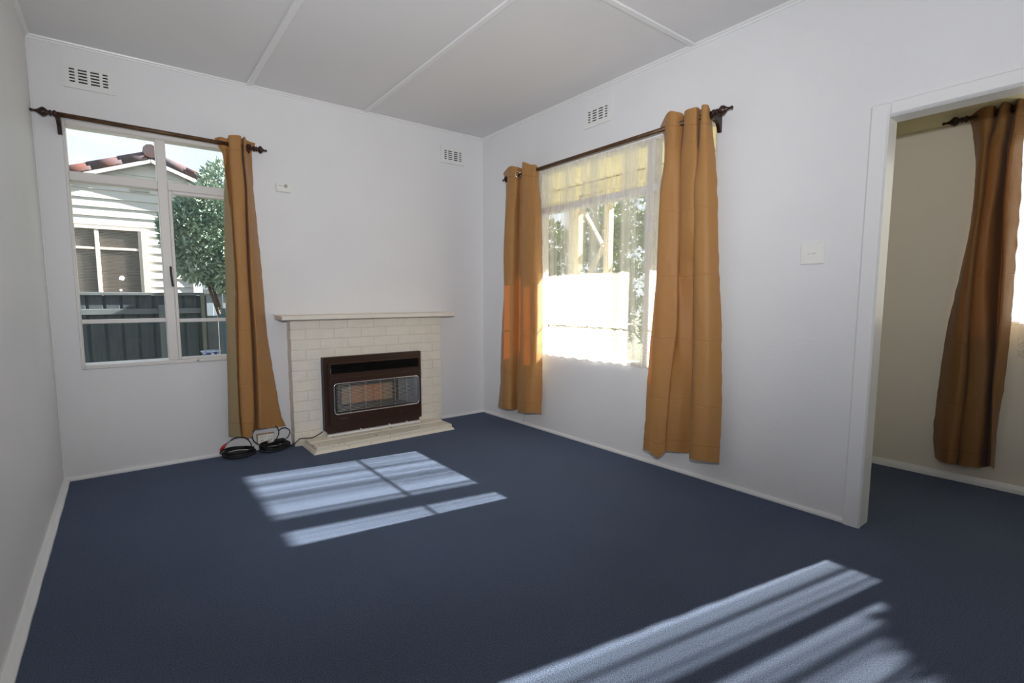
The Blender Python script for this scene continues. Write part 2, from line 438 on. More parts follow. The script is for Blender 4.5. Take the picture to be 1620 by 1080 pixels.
    def build(self, name, material, parent=None, loc=None, smooth=False):
        if parent is not None:
            L = ORG[parent.name]
        else:
            L = Vector(loc) if loc is not None else Vector((0, 0, 0))
        me = bpy.data.meshes.new(name)
        bmesh.ops.translate(self.bm, verts=self.bm.verts, vec=-L)
        if smooth:
            for f in self.bm.faces:
                f.smooth = True
        self.bm.to_mesh(me); self.bm.free()
        me.materials.append(material)
        o = bpy.data.objects.new(name, me); COL.objects.link(o)
        if parent is not None:
            o.parent = parent
        else:
            o.location = L
        ORG[o.name] = L
        return o


ORG = {}
BACK = lambda a, z, d: (a, d, z)          # a = x along the back wall, d = y
SIDE = lambda a, z, d: (d, a, z)          # a = y along the right wall, d = x


def tag(o, label=None, cat=None, group=None, kind=None):
    if label: o['label'] = label
    if cat: o['category'] = cat
    if group: o['group'] = group
    if kind: o['kind'] = kind
    return o


def thing(name, loc, label, cat, group=None):
    o = bpy.data.objects.new(name, None); COL.objects.link(o); o.location = loc; o.empty_display_size = 0.1
    ORG[o.name] = Vector(loc)
    return tag(o, label, cat, group)


def struct_empty(name, loc):
    o = bpy.data.objects.new(name, None); COL.objects.link(o); o.location = loc; o.empty_display_size = 0.1
    ORG[o.name] = Vector(loc); o['kind'] = 'structure'
    return o


def struct(mb, name, material, loc=None):
    o = mb.build(name, material, loc=loc); o['kind'] = 'structure'
    return o


# ================================================================ room shell
XL, YF, H = -3.19, -4.75, 2.622
WB = (-3.062, -2.07, 0.687, 2.182)               # window opening in the back wall
WR = (-2.345, -0.50, 0.655, 2.172)               # window opening in the right wall
DR = (-4.314, -3.140, -0.06, 1.942)               # doorway in the right wall
WS = (-4.45, -3.25, 0.965, 2.10)                 # window opening in the sunroom wall
XS = 1.222                                       # sunroom outer wall

m = MB(); m.box(XL + 0.02, XS - 0.012, YF, -0.012, -0.012, 0.0); struct(m, 'floor', carpet_m)
m = MB(); m.box(XL - 0.1, XS + 0.1, YF - 0.1, 0.12, -0.12, -0.012); struct(m, 'trim_1', subfloor_m)  # subfloor slab, coloured dark to stand in for contact shadow along the skirtings
m = MB(); m.slab(XL - 0.12, 0.10, -0.12, H + 0.06, 0.0, 0.12, [WB], BACK); struct(m, 'wall_back', wall_white)
m = MB(); m.slab(YF - 0.1, 0.0, -0.12, H + 0.06, 0.0, 0.10, [WR, DR], SIDE); struct(m, 'wall_right', wall_white)
m = MB(); m.box(XL - 0.12, XL, YF, 0.0, -0.12, H + 0.06); struct(m, 'wall_left', wall_white)
m = MB(); m.box(XL - 0.12, XS + 0.1, YF - 0.12, YF, -0.12, H + 0.06); struct(m, 'wall_front', wall_white)
m = MB(); m.box(XL - 0.12, 0.10, YF - 0.12, 0.12, H, H + 0.12); ceiling = struct(m, 'ceiling', ceil_white)
for (x0, x1, y0, y1) in ((-2.047, -2.005, YF, -0.02), (-1.19, -1.15, YF, -0.02), (-1.15, -0.02, -2.19, -2.15)):
    m = MB(); m.box(x0, x1, y0, y1, H - 0.011, H, 0.005); m.build('batten', trim_white, ceiling)

# cornice mouldings: a stepped quad strip in the ceiling corners
def moulding(a0, a1, mp):
    m = MB()
    prof = [(0, H), (0, H - 0.022), (0.006, H - 0.022), (0.008, H - 0.012), (0.016, H - 0.009), (0.018, H - 0.003), (0.022, H)]
    A = [m.bm.verts.new(mp(a0, z, d)) for d, z in prof]; B = [m.bm.verts.new(mp(a1, z, d)) for d, z in prof]
    fs = [m.bm.faces.new((A[i], A[i + 1], B[i + 1], B[i])) for i in range(len(prof) - 1)]
    fs += [m.bm.faces.new(A), m.bm.faces.new(B)]
    bmesh.ops.recalc_face_normals(m.bm, faces=m.bm.faces)
    return m
struct(moulding(XL, 0, lambda a, z, d: (a, -d, z)), 'trim_2', trim_white)
struct(moulding(YF, 0, lambda a, z, d: (-d, a, z)), 'trim_3', trim_white)
struct(moulding(YF, 0, lambda a, z, d: (XL + d, a, z)), 'trim_4', trim_white)
# corner cover strip between back and left wall
m = MB(); m.box(XL, XL + 0.008, -0.008, 0, 0.02, H - 0.022, 0.002); struct(m, 'trim_5', trim_white)

# skirtings: low painted beads with a slightly wavy lower edge
def skirting(name, a0, a1, mp, h, t):
    m = MB(); n = max(4, int(abs(a1 - a0) / 0.06)); rows = []
    for i in range(n + 1):
        a = a0 + (a1 - a0) * i / n
        w = 0.003 * noise.noise(Vector((a * 7, h * 50, t * 90)))
        rows.append([m.bm.verts.new(mp(a, z, d)) for d, z in ((0, -0.012), (t + w, -0.012), (t + w, h * 0.45), (t * 0.55, h), (0, h))])
    for A, B in zip(rows, rows[1:]):
        for i in range(4):
            m.bm.faces.new((A[i], A[i + 1], B[i + 1], B[i]))
    m.bm.faces.new(rows[0]); m.bm.faces.new(rows[-1])
    bmesh.ops.recalc_face_normals(m.bm, faces=m.bm.faces)
    return struct(m, name, trim_white)
skirting('baseboard_back_left', XL + 0.02, -1.845, lambda a, z, d: (a, -d, z), 0.022, 0.014)
skirting('baseboard_back_right', -0.543, 0.0, lambda a, z, d: (a, -d, z), 0.020, 0.012)
skirting('baseboard_right', -3.084, -0.0, lambda a, z, d: (-d, a, z), 0.022, 0.013)
skirting('baseboard_left', YF, 0.0, lambda a, z, d: (XL + d, a, z), 0.026, 0.030)

# doorway lining and architrave
door = struct_empty('door_1', (0.0, -3.7, 0.0))
m = MB(); m.box(-0.006, 0.104, -3.154, -3.140, -0.01, 1.942, 0.002); m.build('jamb', trim_white, door)
m = MB(); m.box(-0.006, 0.104, -4.314, -4.30, -0.01, 1.942, 0.002); m.build('jamb', trim_white, door)
m = MB(); m.box(-0.006, 0.104, -4.30, -3.154, 1.928, 1.942, 0.002); m.build('head_jamb', trim_white, door)
def arch(y0, y1, z0, z1):
    m = MB(); m.box(-0.022, 0.0, y0, y1, z0, z1, 0.008); m.build('architrave', trim_white, door)
arch(-3.157, -3.084, -0.008, 1.994); arch(-4.37, -4.297, -0.008, 1.994); arch(-4.297, -3.157, 1.931, 1.994)

# ---------------------------------------------------------------- sunroom beyond the doorway
m = MB(); m.slab(YF - 0.1, -2.31, -0.12, 2.55, XS, XS + 0.10, [WS], SIDE); struct(m, 'wall_sunroom_right', cream_wall)
m = MB(); m.box(0.10, XS, -2.40, -2.31, -0.12, 2.5); struct(m, 'wall_sunroom_back', yellow_paint)
m = MB(); m.hexa([(0.10, YF, 2.37), (XS, YF, 2.150), (XS, -2.40, 2.150), (0.10, -2.40, 2.37), (0.10, YF, 2.45), (XS, YF, 2.23), (XS, -2.40, 2.23), (0.10, -2.40, 2.45)])
struct(m, 'ceiling_sunroom', yellow_paint)
skirting('baseboard_sunroom', YF, -2.40, lambda a, z, d: (XS - d, a, z), 0.045, 0.014)

# ================================================================ windows
def member(win, name, a0, a1, z0, z1, d0, d1, mp, mt=None, bevel=0.004):
    p = [mp(a0, z0, d0), mp(a1, z1, d1)]
    m = MB(); m.box(*(v for i in range(3) for v in sorted((p[0][i], p[1][i]))), bevel)
    return m.build(name, mt or frame_white, win)

def pane(win, a0, a1, z0, z1, d, mp):
    m = MB(); q = [m.bm.verts.new(mp(a, z, d)) for a, z in ((a0, z0), (a1, z0), (a1, z1), (a0, z1))]
    m.bm.faces.new(q); return m.build('glass_pane', glass_m, win)

w1 = struct_empty('window_1', (-2.56, 0.05, 0.687))
a0, a1, z0, z1 = WB
member(w1, 'frame_stile', a0, -3.046, z0, z1, -0.004, 0.09, BACK)
member(w1, 'frame_stile', -2.088, a1, z0, z1, -0.004, 0.09, BACK)
member(w1, 'frame_head', -3.046, -2.088, 2.152, z1, -0.004, 0.09, BACK)
member(w1, 'frame_sill', -3.046, -2.088, z0, 0.712, -0.006, 0.11, BACK)
member(w1, 'mullion', -2.604, -2.549, 0.712, 2.152, -0.002, 0.09, BACK)
member(w1, 'transom', -3.046, -2.604, 1.834, 1.888, 0.0, 0.09, BACK)
member(w1, 'transom', -2.549, -2.088, 1.834, 1.888, 0.0, 0.09, BACK)
member(w1, 'glazing_bar', -3.046, -2.604, 0.970, 0.996, 0.008, 0.06, BACK)
sa = member(w1, 'casement_sash', -2.549, -2.530, 0.712, 1.834, 0.004, 0.05, BACK)
member(w1, 'casement_sash', -2.107, -2.088, 0.712, 1.834, 0.004, 0.05, BACK)
member(w1, 'casement_rail', -2.530, -2.107, 1.812, 1.834, 0.004, 0.05, BACK)
member(w1, 'casement_rail', -2.530, -2.107, 0.712, 0.728, 0.004, 0.05, BACK)
member(w1, 'glazing_bar', -2.530, -2.107, 0.965, 0.989, 0.008, 0.05, BACK)
pane(w1, -3.046, -2.604, 1.888, 2.152, 0.045, BACK); pane(w1, -2.549, -2.088, 1.888, 2.152, 0.045, BACK)
pane(w1, -3.046, -2.604, 0.996, 1.834, 0.045, BACK); pane(w1, -3.046, -2.604, 0.712, 0.970, 0.045, BACK)
pane(w1, -2.530, -2.107, 0.989, 1.812, 0.03, BACK); pane(w1, -2.530, -2.107, 0.728, 0.965, 0.03, BACK)
m = MB(); m.box(-2.568, -2.556, -0.016, -0.002, 1.275, 1.340, 0.004); m.bar((-2.562, -0.016, 1.285), (-2.557, -0.022, 1.205), 0.013, 0.008, (0, 1, 0))
tag(m.build('casement_fastener', black_metal, w1), 'black casement fastener')
m = MB(); m.bar((-2.44, -0.014, 0.701), (-2.10, -0.014, 0.706), 0.012, 0.012); m.box(-2.405, -2.385, -0.016, -0.004, 0.69, 0.712, 0.003); m.box(-2.448, -2.43, -0.02, -0.006, 0.694, 0.71, 0.003)
m.build('casement_stay', frame_white, w1)

w2 = struct_empty('window_2', (0.05, -1.42, 0.655))
b0, b1, z0, z1 = WR
for y0, y1 in ((b0, b0 + 0.02), (b1 - 0.02, b1)): member(w2, 'frame_stile', y0, y1, z0, z1, 0.004, 0.095, SIDE)
member(w2, 'frame_head', b0 + 0.02, b1 - 0.02, 2.145, z1, 0.004, 0.095, SIDE)
member(w2, 'frame_sill', b0 + 0.02, b1 - 0.02, z0, 0.672, 0.0, 0.11, SIDE)
for y0, y1 in ((-1.912, -1.857), (-0.83, -0.775)): member(w2, 'mullion', y0, y1, 0.672, 2.145, 0.004, 0.09, SIDE)
for y0, y1 in ((b0 + 0.02, -1.912), (-1.857, -0.83), (-0.775, b1 - 0.02)):
    member(w2, 'transom', y0, y1, 1.814, 1.866, 0.004, 0.09, SIDE)
    member(w2, 'glazing_bar', y0, y1, 0.932, 0.945, 0.036, 0.047, SIDE)
    pane(w2, y0, y1, 1.866, 2.145, 0.05, SIDE); pane(w2, y0, y1, 0.953, 1.814, 0.05, SIDE); pane(w2, y0, y1, 0.672, 0.925, 0.05, SIDE)

w3 = struct_empty('window_3', (XS + 0.05, -3.85, 0.965))
c0, c1, z0, z1 = WS
for y0, y1 in ((c0, c0 + 0.02), (c1 - 0.02, c1)): member(w3, 'frame_stile', y0, y1, z0, z1, XS + 0.004, XS + 0.095, SIDE)
member(w3, 'frame_head', c0 + 0.02, c1 - 0.02, 2.08, z1, XS + 0.004, XS + 0.095, SIDE)
member(w3, 'frame_sill', c0 + 0.02, c1 - 0.02, z0, 0.985, XS, XS + 0.11, SIDE)
member(w3, 'mullion', -3.745, -3.685, 0.985, 2.08, XS + 0.004, XS + 0.09, SIDE)
for y0, y1 in ((c0 + 0.02, -3.745), (-3.685, c1 - 0.02)):
    pane(w3, y0, y1, 0.985, 2.08, XS + 0.05, SIDE)

# ================================================================ brick fireplace
fp = thing('fireplace', (-1.19, -0.05, 0.0), 'cream painted brick fireplace with white mantel shelf and raised hearth around brown heater', 'fireplace')
HX0, HX1, HZ0, HZ1 = -1.625, -0.777, 0.092, 0.672          # heater face
m = MB(); m.slab(-1.838, -0.548, 0.0, 0.966, -0.0965, 0.0, [(-1.595, -0.807, 0.10, 0.655)], BACK)
m.build('mortar_core', mortar_paint, fp)
rb = random.Random(3)
edges = [0.028] + [0.106 + 0.0786 * k for k in range(11)] + [0.966]
for r in range(12):
    zb, zt = edges[r] + 0.0018, edges[r + 1] - 0.0018
    off = 0.0 if (11 - r) % 2 == 0 else -0.11
    x = -1.843 + off
    while x < -0.545:
        xa, xb = max(x + 0.0012, -1.843), min(x + 0.2188, -0.543)
        x += 0.22
        if xb - xa < 0.03:
            continue
        segs = [(xa, xb)]
        if zb < HZ1 - 0.02 and zt > HZ0 + 0.02:
            segs = []
            if xa < HX0 - 0.01: segs.append((xa, min(xb, HX0 - 0.006)))
            if xb > HX1 + 0.01: segs.append((max(xa, HX1 + 0.004), xb))
        for (s0, s1) in segs:
            if s1 - s0 < 0.02: continue
            j = rb.uniform(-0.0015, 0.0015); jz = rb.uniform(-0.001, 0.001)
            back = -0.001 if (s0 < -1.84 or s1 > -0.546) else -0.055
            m = MB(); m.box(s0 + rb.uniform(-.001, .001), s1 + rb.uniform(-.001, .001), -0.100 + j, back, zb + jz, zt + jz, 0.003)
            m.build('brick', brick_paint, fp)
m = MB(); m.box(-1.925, -0.465, -0.212, -0.001, 0.968, 1.001, 0.004); m.build('mantel_shelf', brick_paint, fp)
m = MB(); m.box(-1.935, -0.458, -0.03, 0.0, 1.001, 1.007, 0.001); m.build('mantel_lip', brick_paint, fp)
# hearth: two rows of painted slabs on a splayed base
for i, (y0, y1) in enumerate(((-0.385, -0.235), (-0.231, -0.10))):
    for (x0, x1) in ((-1.768, -1.19), (-1.187, -0.612)):
        m = MB(); m.box(x0, x1, y0, y1, 0.010, 0.048 + 0.003 * i, 0.004); m.build('hearth_slab', hearth_m, fp)
m = MB()
def ring(x0, x1, y0, z): return [(x0, y0, z), (x1, y0, z), (x1, -0.10, z), (x0, -0.10, z)]
m.hexa(ring(-1.795, -0.585, -0.402, -0.011) + ring(-1.776, -0.606, -0.389, 0.020)); m.build('hearth_base', hearth_m, fp)
m = MB(); m.box(-1.642, -1.628, -0.112, -0.10, 0.06, 0.68, 0.002); m.build('cover_strip', trim_white, fp)

# ================================================================ gas heater
ht = thing('gas_heater', (-1.2, -0.14, 0.05), 'dark brown gas wall heater with chrome framed wire guard set in the fireplace', 'heater')
WIN = (-1.556, -0.812, 0.218, 0.466); LOU = (-1.569, -0.813, 0.540, 0.611)
m = MB(); m.slab(HX0, HX1, HZ0, HZ1, -0.152, -0.1015, [WIN, LOU], BACK)
bmesh.ops.bevel(m.bm, geom=[e for e in m.bm.edges if e.is_boundary or (len(e.link_faces) == 2 and e.calc_face_angle(0) > 1.2)], offset=0.003, segments=1, affect='EDGES')
m.build('casing', heater_brown, ht)
m = MB(); m.slab(-1.592, -0.786, 0.136, 0.628, -0.170, -0.1525, [WIN, LOU], BACK)
bmesh.ops.bevel(m.bm, geom=[e for e in m.bm.edges if len(e.link_faces) == 2 and e.calc_face_angle(0) > 1.2], offset=0.004, segments=1, affect='EDGES')
m.build('front_panel', heater_brown, ht)
m = MB(); m.bar((-1.588, -0.171, 0.506), (-0.790, -0.171, 0.506), 0.006, 0.004); m.build('panel_crease', heater_trim, ht)
m = MB(); m.bar((-1.586, -0.171, 0.624), (-0.792, -0.171, 0.624), 0.004, 0.006); m.build('panel_edge', heater_trim, ht)
m = MB(); m.box(LOU[0], LOU[1], -0.125, -0.120, LOU[2], LOU[3]); m.build('louvre_backing', black_metal, ht)
for k in range(5):
    z = LOU[2] + 0.008 + k * 0.0138
    m = MB(); m.hexa([(LOU[0], -0.165, z - 0.004), (LOU[1], -0.165, z - 0.004), (LOU[1], -0.130, z + 0.003), (LOU[0], -0.130, z + 0.003),
                      (LOU[0], -0.165, z - 0.001), (LOU[1], -0.165, z - 0.001), (LOU[1], -0.130, z + 0.006), (LOU[0], -0.130, z + 0.006)])
    m.build('louvre_slat', black_metal, ht)
# chrome rounded frame
def rrect(x0, x1, z0, z1, r, y, n=6):
    pts = []
    for cx, cz, a in ((x1 - r, z1 - r, 0), (x0 + r, z1 - r, 90), (x0 + r, z0 + r, 180), (x1 - r, z0 + r, 270)):
        for i in range(n + 1):
            t = radians(a + 90 * i / n); pts.append((cx + r * cos(t), y, cz + r * sin(t)))
    return pts
m = MB(); m.tube(rrect(WIN[0] + .003, WIN[1] - .003, WIN[2] + .003, WIN[3] - .003, 0.026, -0.174), 0.0055, 8, closed=True); m.build('chrome_frame', chrome, ht)
# corner fillets of the front panel behind the chrome frame
# reflector: shallow metal tray with slanted ends
m = MB(); y0, y1 = -0.150, -0.055
X0, X1, Z0, Z1 = WIN; ix0, ix1, iz0, iz1 = -1.465, -0.945, 0.246, 0.436
o = [m.bm.verts.new(p) for p in ((X0, y0, Z0), (X1, y0, Z0), (X1, y0, Z1), (X0, y0, Z1))]
i_ = [m.bm.verts.new(p) for p in ((ix0, y1, iz0), (ix1, y1, iz0), (ix1, y1, iz1), (ix0, y1, iz1))]
for k in range(4): m.bm.faces.new((o[k], o[(k + 1) % 4], i_[(k + 1) % 4], i_[k]))
bmesh.ops.recalc_face_normals(m.bm, faces=m.bm.faces)
m.build('reflector', reflector, ht)
m = MB(); m.box(ix0, ix1, -0.050, -0.046, iz0, iz1); m.build('burner_back', black_metal, ht)
for (x0, x1), mt_ in zip(((-1.455, -1.372), (-1.368, -1.280), (-1.276, -1.188), (-1.184, -1.102), (-1.098, -1.010)), (tile_tan, tile_orange, tile_orange, tile_orange, tile_tan)):
    m = MB(); m.box(x0, x1, -0.066, -0.052, 0.272, 0.412, 0.003)
    for k in range(6):
        zz = 0.285 + k * 0.0225; m.box(x0 + 0.004, x1 - 0.004, -0.070, -0.066, zz, zz + 0.012)
    m.build('radiant_tile', mt_, ht)
m = MB()
for k in range(19):
    z = WIN[2] + 0.022 + k * 0.0115
    m.tube([(X0 + 0.028, -0.150, z), (X0 + 0.034, -0.160, z), (X1 - 0.034, -0.160, z), (X1 - 0.028, -0.150, z)], 0.0014, 5)
for x in (-1.42, -1.29, -1.16, -1.03, -0.92):
    m.tube([(x, -0.158, WIN[2] + 0.004), (x, -0.158, WIN[3] - 0.004)], 0.0015, 5)
tag(m.build('guard_wires', wire_metal, ht), kind='stuff')
m = MB(); m.lathe([(0, 0.006), (0.006, 0.006), (0.008, 0.003)], (-1.0, -0.170, 0.175), (0, -1, 0), 10); m.build('panel_screw', heater_trim, ht)
m = MB(); m.bar((-1.578, -0.178, 0.553), (-1.576, -0.178, 0.585), 0.004, 0.008); m.build('control_lever', chrome, ht)
m = MB(); m.box(-1.600, -0.795, -0.140, -0.10, 0.066, 0.092, 0.002); m.build('plinth', heater_brown, ht)
m = MB(); m.box(-1.612, -0.80, -0.168, -0.105, 0.0515, 0.066, 0.002)
for x in (-1.34, -1.09, -0.93): m.box(x - 0.006, x + 0.006, -0.172, -0.150, 0.066, 0.078, 0.002)
m.build('base_flange', trim_white, ht)
ft = bpy.data.curves.new('badge', 'FONT'); ft.body = 'VULCAN'; ft.size = 0.013; ft.extrude = 0.0008; ft.align_x = 'LEFT'
ft.materials.append(reflector)
tmp = bpy.data.objects.new('badge_text', ft); COL.objects.link(tmp)
bme = bpy.data.meshes.new_from_object(tmp.evaluated_get(bpy.context.evaluated_depsgraph_get()))
bpy.data.objects.remove(tmp, do_unlink=True)
bme.transform(Matrix.Translation(Vector((-1.504, -0.1712, 0.178)) - ORG['gas_heater']) @ Matrix.Rotation(pi / 2, 4, 'X'))
bo = bpy.data.objects.new('badge', bme); COL.objects.link(bo); bo.parent = ht

# ================================================================ wall vents
def make_vent(loc, label):
    t = thing('wall_vent', loc, label, 'vent', 'plaster wall vents under the ceiling')
    L = Vector(loc)
    holes = []
    for (x0, x1) in ((-0.091, -0.066), (-0.050, -0.008), (0.008, 0.050), (0.066, 0.091)):
        for k in range(5):
            z = -0.036 + k * 0.0172
            holes.append((x0, x1, z - 0.0045, z + 0.0045))
    m = MB(); m.slab(-0.124, 0.124, -0.074, 0.074, -0.010, -0.002, holes, lambda a, z, d: (L.x + a, L.y + d, L.z + z))
    m.build('grille_plate', vent_white, t)
    m = MB(); m.box(L.x - 0.10, L.x + 0.10, L.y - 0.0022, L.y - 0.0005, L.z - 0.05, L.z + 0.05); m.build('vent_slot_shade', dark_hole, t)  # dark sheet stands in for the shade inside the slots
    return t
def copy_thing(t, label):
    c = t.copy(); COL.objects.link(c); c['label'] = label
    for ch in t.children:
        d = ch.copy(); COL.objects.link(d); d.parent = c
    return c
v1 = make_vent((-2.915, 0.0, 2.444), 'white slotted wall vent above the uncovered window on the back wall')
v2 = copy_thing(v1, 'white slotted wall vent near the corner, above the fireplace wall'); v2.location = (-0.337, 0.0, 2.413)
v3 = copy_thing(v1, 'white slotted wall vent on the right wall above the lace curtained window'); v3.location = (0.0, -1.428, 2.437); v3.rotation_euler = (0, 0, -pi / 2)

# ================================================================ small fittings
t = thing('light_switch', (0.0, -2.873, 1.346), 'white double light switch plate on the wall beside the doorway', 'switch')
m = MB(); m.box(-0.009, 0.0, -2.928, -2.818, 1.290, 1.402, 0.003); spl = m.build('switch_plate', plastic_white, t)
for y in (-2.886, -2.861):
    m = MB(); m.box(-0.015, -0.009, y - 0.008, y + 0.008, 1.340, 1.352, 0.003); m.build('rocker', plastic_white, spl)
    
t = thing('thermostat', (-1.824, 0.0, 1.939), 'small off-white wall box with a round grey dial above the fireplace', 'thermostat')
m = MB(); m.box(-1.878, -1.772, -0.028, 0.0, 1.907, 1.972, 0.005); m.build('body', plastic_white, t)
m = MB(); m.lathe([(0, 0.013), (0.006, 0.013), (0.008, 0.011)], (-1.812, -0.028, 1.950), (0, -1, 0), 14); tag(m.build('dial', plastic_grey, t), 'grey dial')
m = MB()
for x in (-1.855, -1.845, -1.838): m.box(x - 0.003, x + 0.003, -0.0288, -0.027, 1.947, 1.954)
tag(m.build('markings', plastic_grey, t), 'grey markings')

t = thing('power_outlet', (-2.028, 0.0, 0.08), 'white double power outlet on a timber block low on the wall beside the fireplace', 'outlet')
m = MB(); m.box(-2.090, -1.968, -0.022, 0.0, 0.042, 0.119, 0.002); tag(m.build('timber_block', raw_timber, t), 'raw timber block')
m = MB(); m.box(-2.086, -1.972, -0.031, -0.022, 0.045, 0.114, 0.003); fpl = m.build('face_plate', plastic_white, t)
for x in (-2.056, -2.001):
    m = MB(); m.box(x - 0.008, x + 0.008, -0.037, -0.031, 0.092, 0.104, 0.003); m.build('rocker', plastic_white, fpl)
    m = MB()
    for dx, dz in ((-0.008, 0.072), (0.008, 0.072), (0, 0.058)): m.box(x + dx - 0.002, x + dx + 0.002, -0.0315, -0.0305, dz - 0.005, dz + 0.005)
    tag(m.build('socket_slots', dark_hole, fpl), 'dark socket slots')

# ================================================================ curtain rods
FIN = [(0, .013), (.006, .019), (.014, .019), (.020, .011), (.026, .017), (.032, .017), (.037, .011), (.045, .018), (.056, .0255), (.066, .0255), (.078, .017), (.088, .009), (.104, .0055), (.110, .009), (.116, .0085), (.120, .003)]
def curtain_rod(label, p0, p1, fin0, fin1, brs, mpd, s0=1.0, s1=1.0):
    """p0, p1 rod ends; brs: positions along the wall of the brackets; mpd(a, z, d): wall mapping with d out of the wall"""
    p0, p1 = Vector(p0), Vector(p1)
    t = thing('curtain_rod', p0, label, 'curtain rod')
    d = (p1 - p0).normalized()
    m = MB(); m.tube([p0, p1], 0.0135, 12); m.build('pole', rod_brown, t)
    for on, p, ax, s in ((fin0, p0, -d, s0), (fin1, p1, d, s1)):
        if on:
            m = MB(); m.lathe([(a * s, r) for a, r in FIN], p, ax, 14); m.build('finial', wood_dark, t)
    for a in brs:
        z = p0.z + (p1.z - p0.z) * 0.5
        prof = [(0.0, z - 0.085), (0.012, z - 0.085), (0.022, z - 0.062), (0.034, z - 0.040), (0.062, z - 0.026), (0.098, z - 0.022), (0.108, z - 0.004), (0.104, z + 0.014), (0.030, z + 0.020), (0.0, z + 0.022)]
        m = MB(); A = [m.bm.verts.new(mpd(a - 0.010, zz, dd)) for dd, zz in prof]; B = [m.bm.verts.new(mpd(a + 0.010, zz, dd)) for dd, zz in prof]
        n = len(prof)
        for i in range(n): m.bm.faces.new((A[i], A[(i + 1) % n], B[(i + 1) % n], B[i]))
        m.bm.faces.new(A); m.bm.faces.new(B); bmesh.ops.recalc_face_normals(m.bm, faces=m.bm.faces)
        m.build('bracket', wood_dark, t)
    return t
OUTB = lambda a, z, d: (a, -d, z)
OUTR = lambda a, z, d: (-d, a, z)
OUTS = lambda a, z, d: (XS - d, a, z)
curtain_rod('dark bronze curtain rod above the uncovered window on the back wall', (-3.072, -0.09, 2.180), (-2.035, -0.09, 2.166), True, True, (-3.070, -2.062), OUTB, 0.98, 0.75)
curtain_rod('dark bronze curtain rod above the lace curtained window on the right wall', (-0.09, -0.535, 2.150), (-0.09, -2.352, 2.158), True, True, (-0.56, -2.352), OUTR, 0.9, 1.0)
curtain_rod('dark bronze curtain rod seen through the doorway at the top right', (XS - 0.09, -3.205, 2.140), (XS - 0.09, -4.60, 2.140), True, True, (-3.30, -4.55), OUTS, 0.95, 1.0)

# ================================================================ curtains
CURTAIN_BACK = [
    [(-2.268,2.202,0.055), (-2.234,2.209,0.085), (-2.197,2.202,0.100), (-2.193,2.213,0.140), (-2.123,2.222,0.145), (-2.107,2.220,0.090), (-2.096,2.222,0.140), (-2.069,2.217,0.080), (-2.011,2.215,0.050)],
    [(-2.228,2.093,0.080), (-2.214,2.091,0.100), (-2.184,2.102,0.075), (-2.189,2.086,0.140), (-2.125,2.097,0.140), (-2.104,2.118,0.060), (-2.102,2.101,0.140), (-2.062,2.127,0.050), (-2.034,2.137,0.030)],
    [(-2.220,1.853,0.150), (-2.233,1.860,0.100), (-2.182,1.875,0.050), (-2.192,1.857,0.145), (-2.118,1.865,0.150), (-2.095,1.884,0.060), (-2.097,1.867,0.155), (-2.072,1.878,0.110), (-2.031,1.899,0.020)],
    [(-2.210,1.665,0.165), (-2.247,1.667,0.120), (-2.182,1.683,0.045), (-2.194,1.668,0.150), (-2.123,1.674,0.150), (-2.099,1.688,0.060), (-2.099,1.675,0.160), (-2.071,1.682,0.125), (-2.020,1.701,0.014)],
    [(-2.206,1.263,0.165), (-2.257,1.263,0.120), (-2.176,1.268,0.045), (-2.188,1.264,0.150), (-2.126,1.265,0.150), (-2.104,1.269,0.060), (-2.098,1.266,0.160), (-2.062,1.268,0.125), (-1.999,1.273,0.014)],
    [(-2.219,0.918,0.165), (-2.271,0.918,0.120), (-2.189,0.911,0.045), (-2.199,0.916,0.150), (-2.123,0.913,0.150), (-2.101,0.908,0.060), (-2.090,0.913,0.160), (-2.063,0.910,0.125), (-1.986,0.902,0.014)],
    [(-2.225,0.566,0.165), (-2.278,0.566,0.120), (-2.198,0.548,0.045), (-2.210,0.563,0.150), (-2.127,0.555,0.150), (-2.104,0.541,0.060), (-2.087,0.552,0.160), (-2.042,0.543,0.125), (-1.946,0.519,0.014)],
    [(-2.228,0.321,0.165), (-2.286,0.321,0.120), (-2.202,0.295,0.045), (-2.211,0.316,0.150), (-2.131,0.304,0.150), (-2.109,0.284,0.060), (-2.090,0.300,0.160), (-2.045,0.287,0.125), (-1.912,0.248,0.014)],
    [(-2.222,0.157,0.165), (-2.290,0.164,0.120), (-2.195,0.130,0.045), (-2.206,0.152,0.145), (-2.150,0.139,0.150), (-2.120,0.163,0.060), (-2.087,0.189,0.140), (-2.051,0.182,0.110), (-1.881,0.152,0.014)],
]
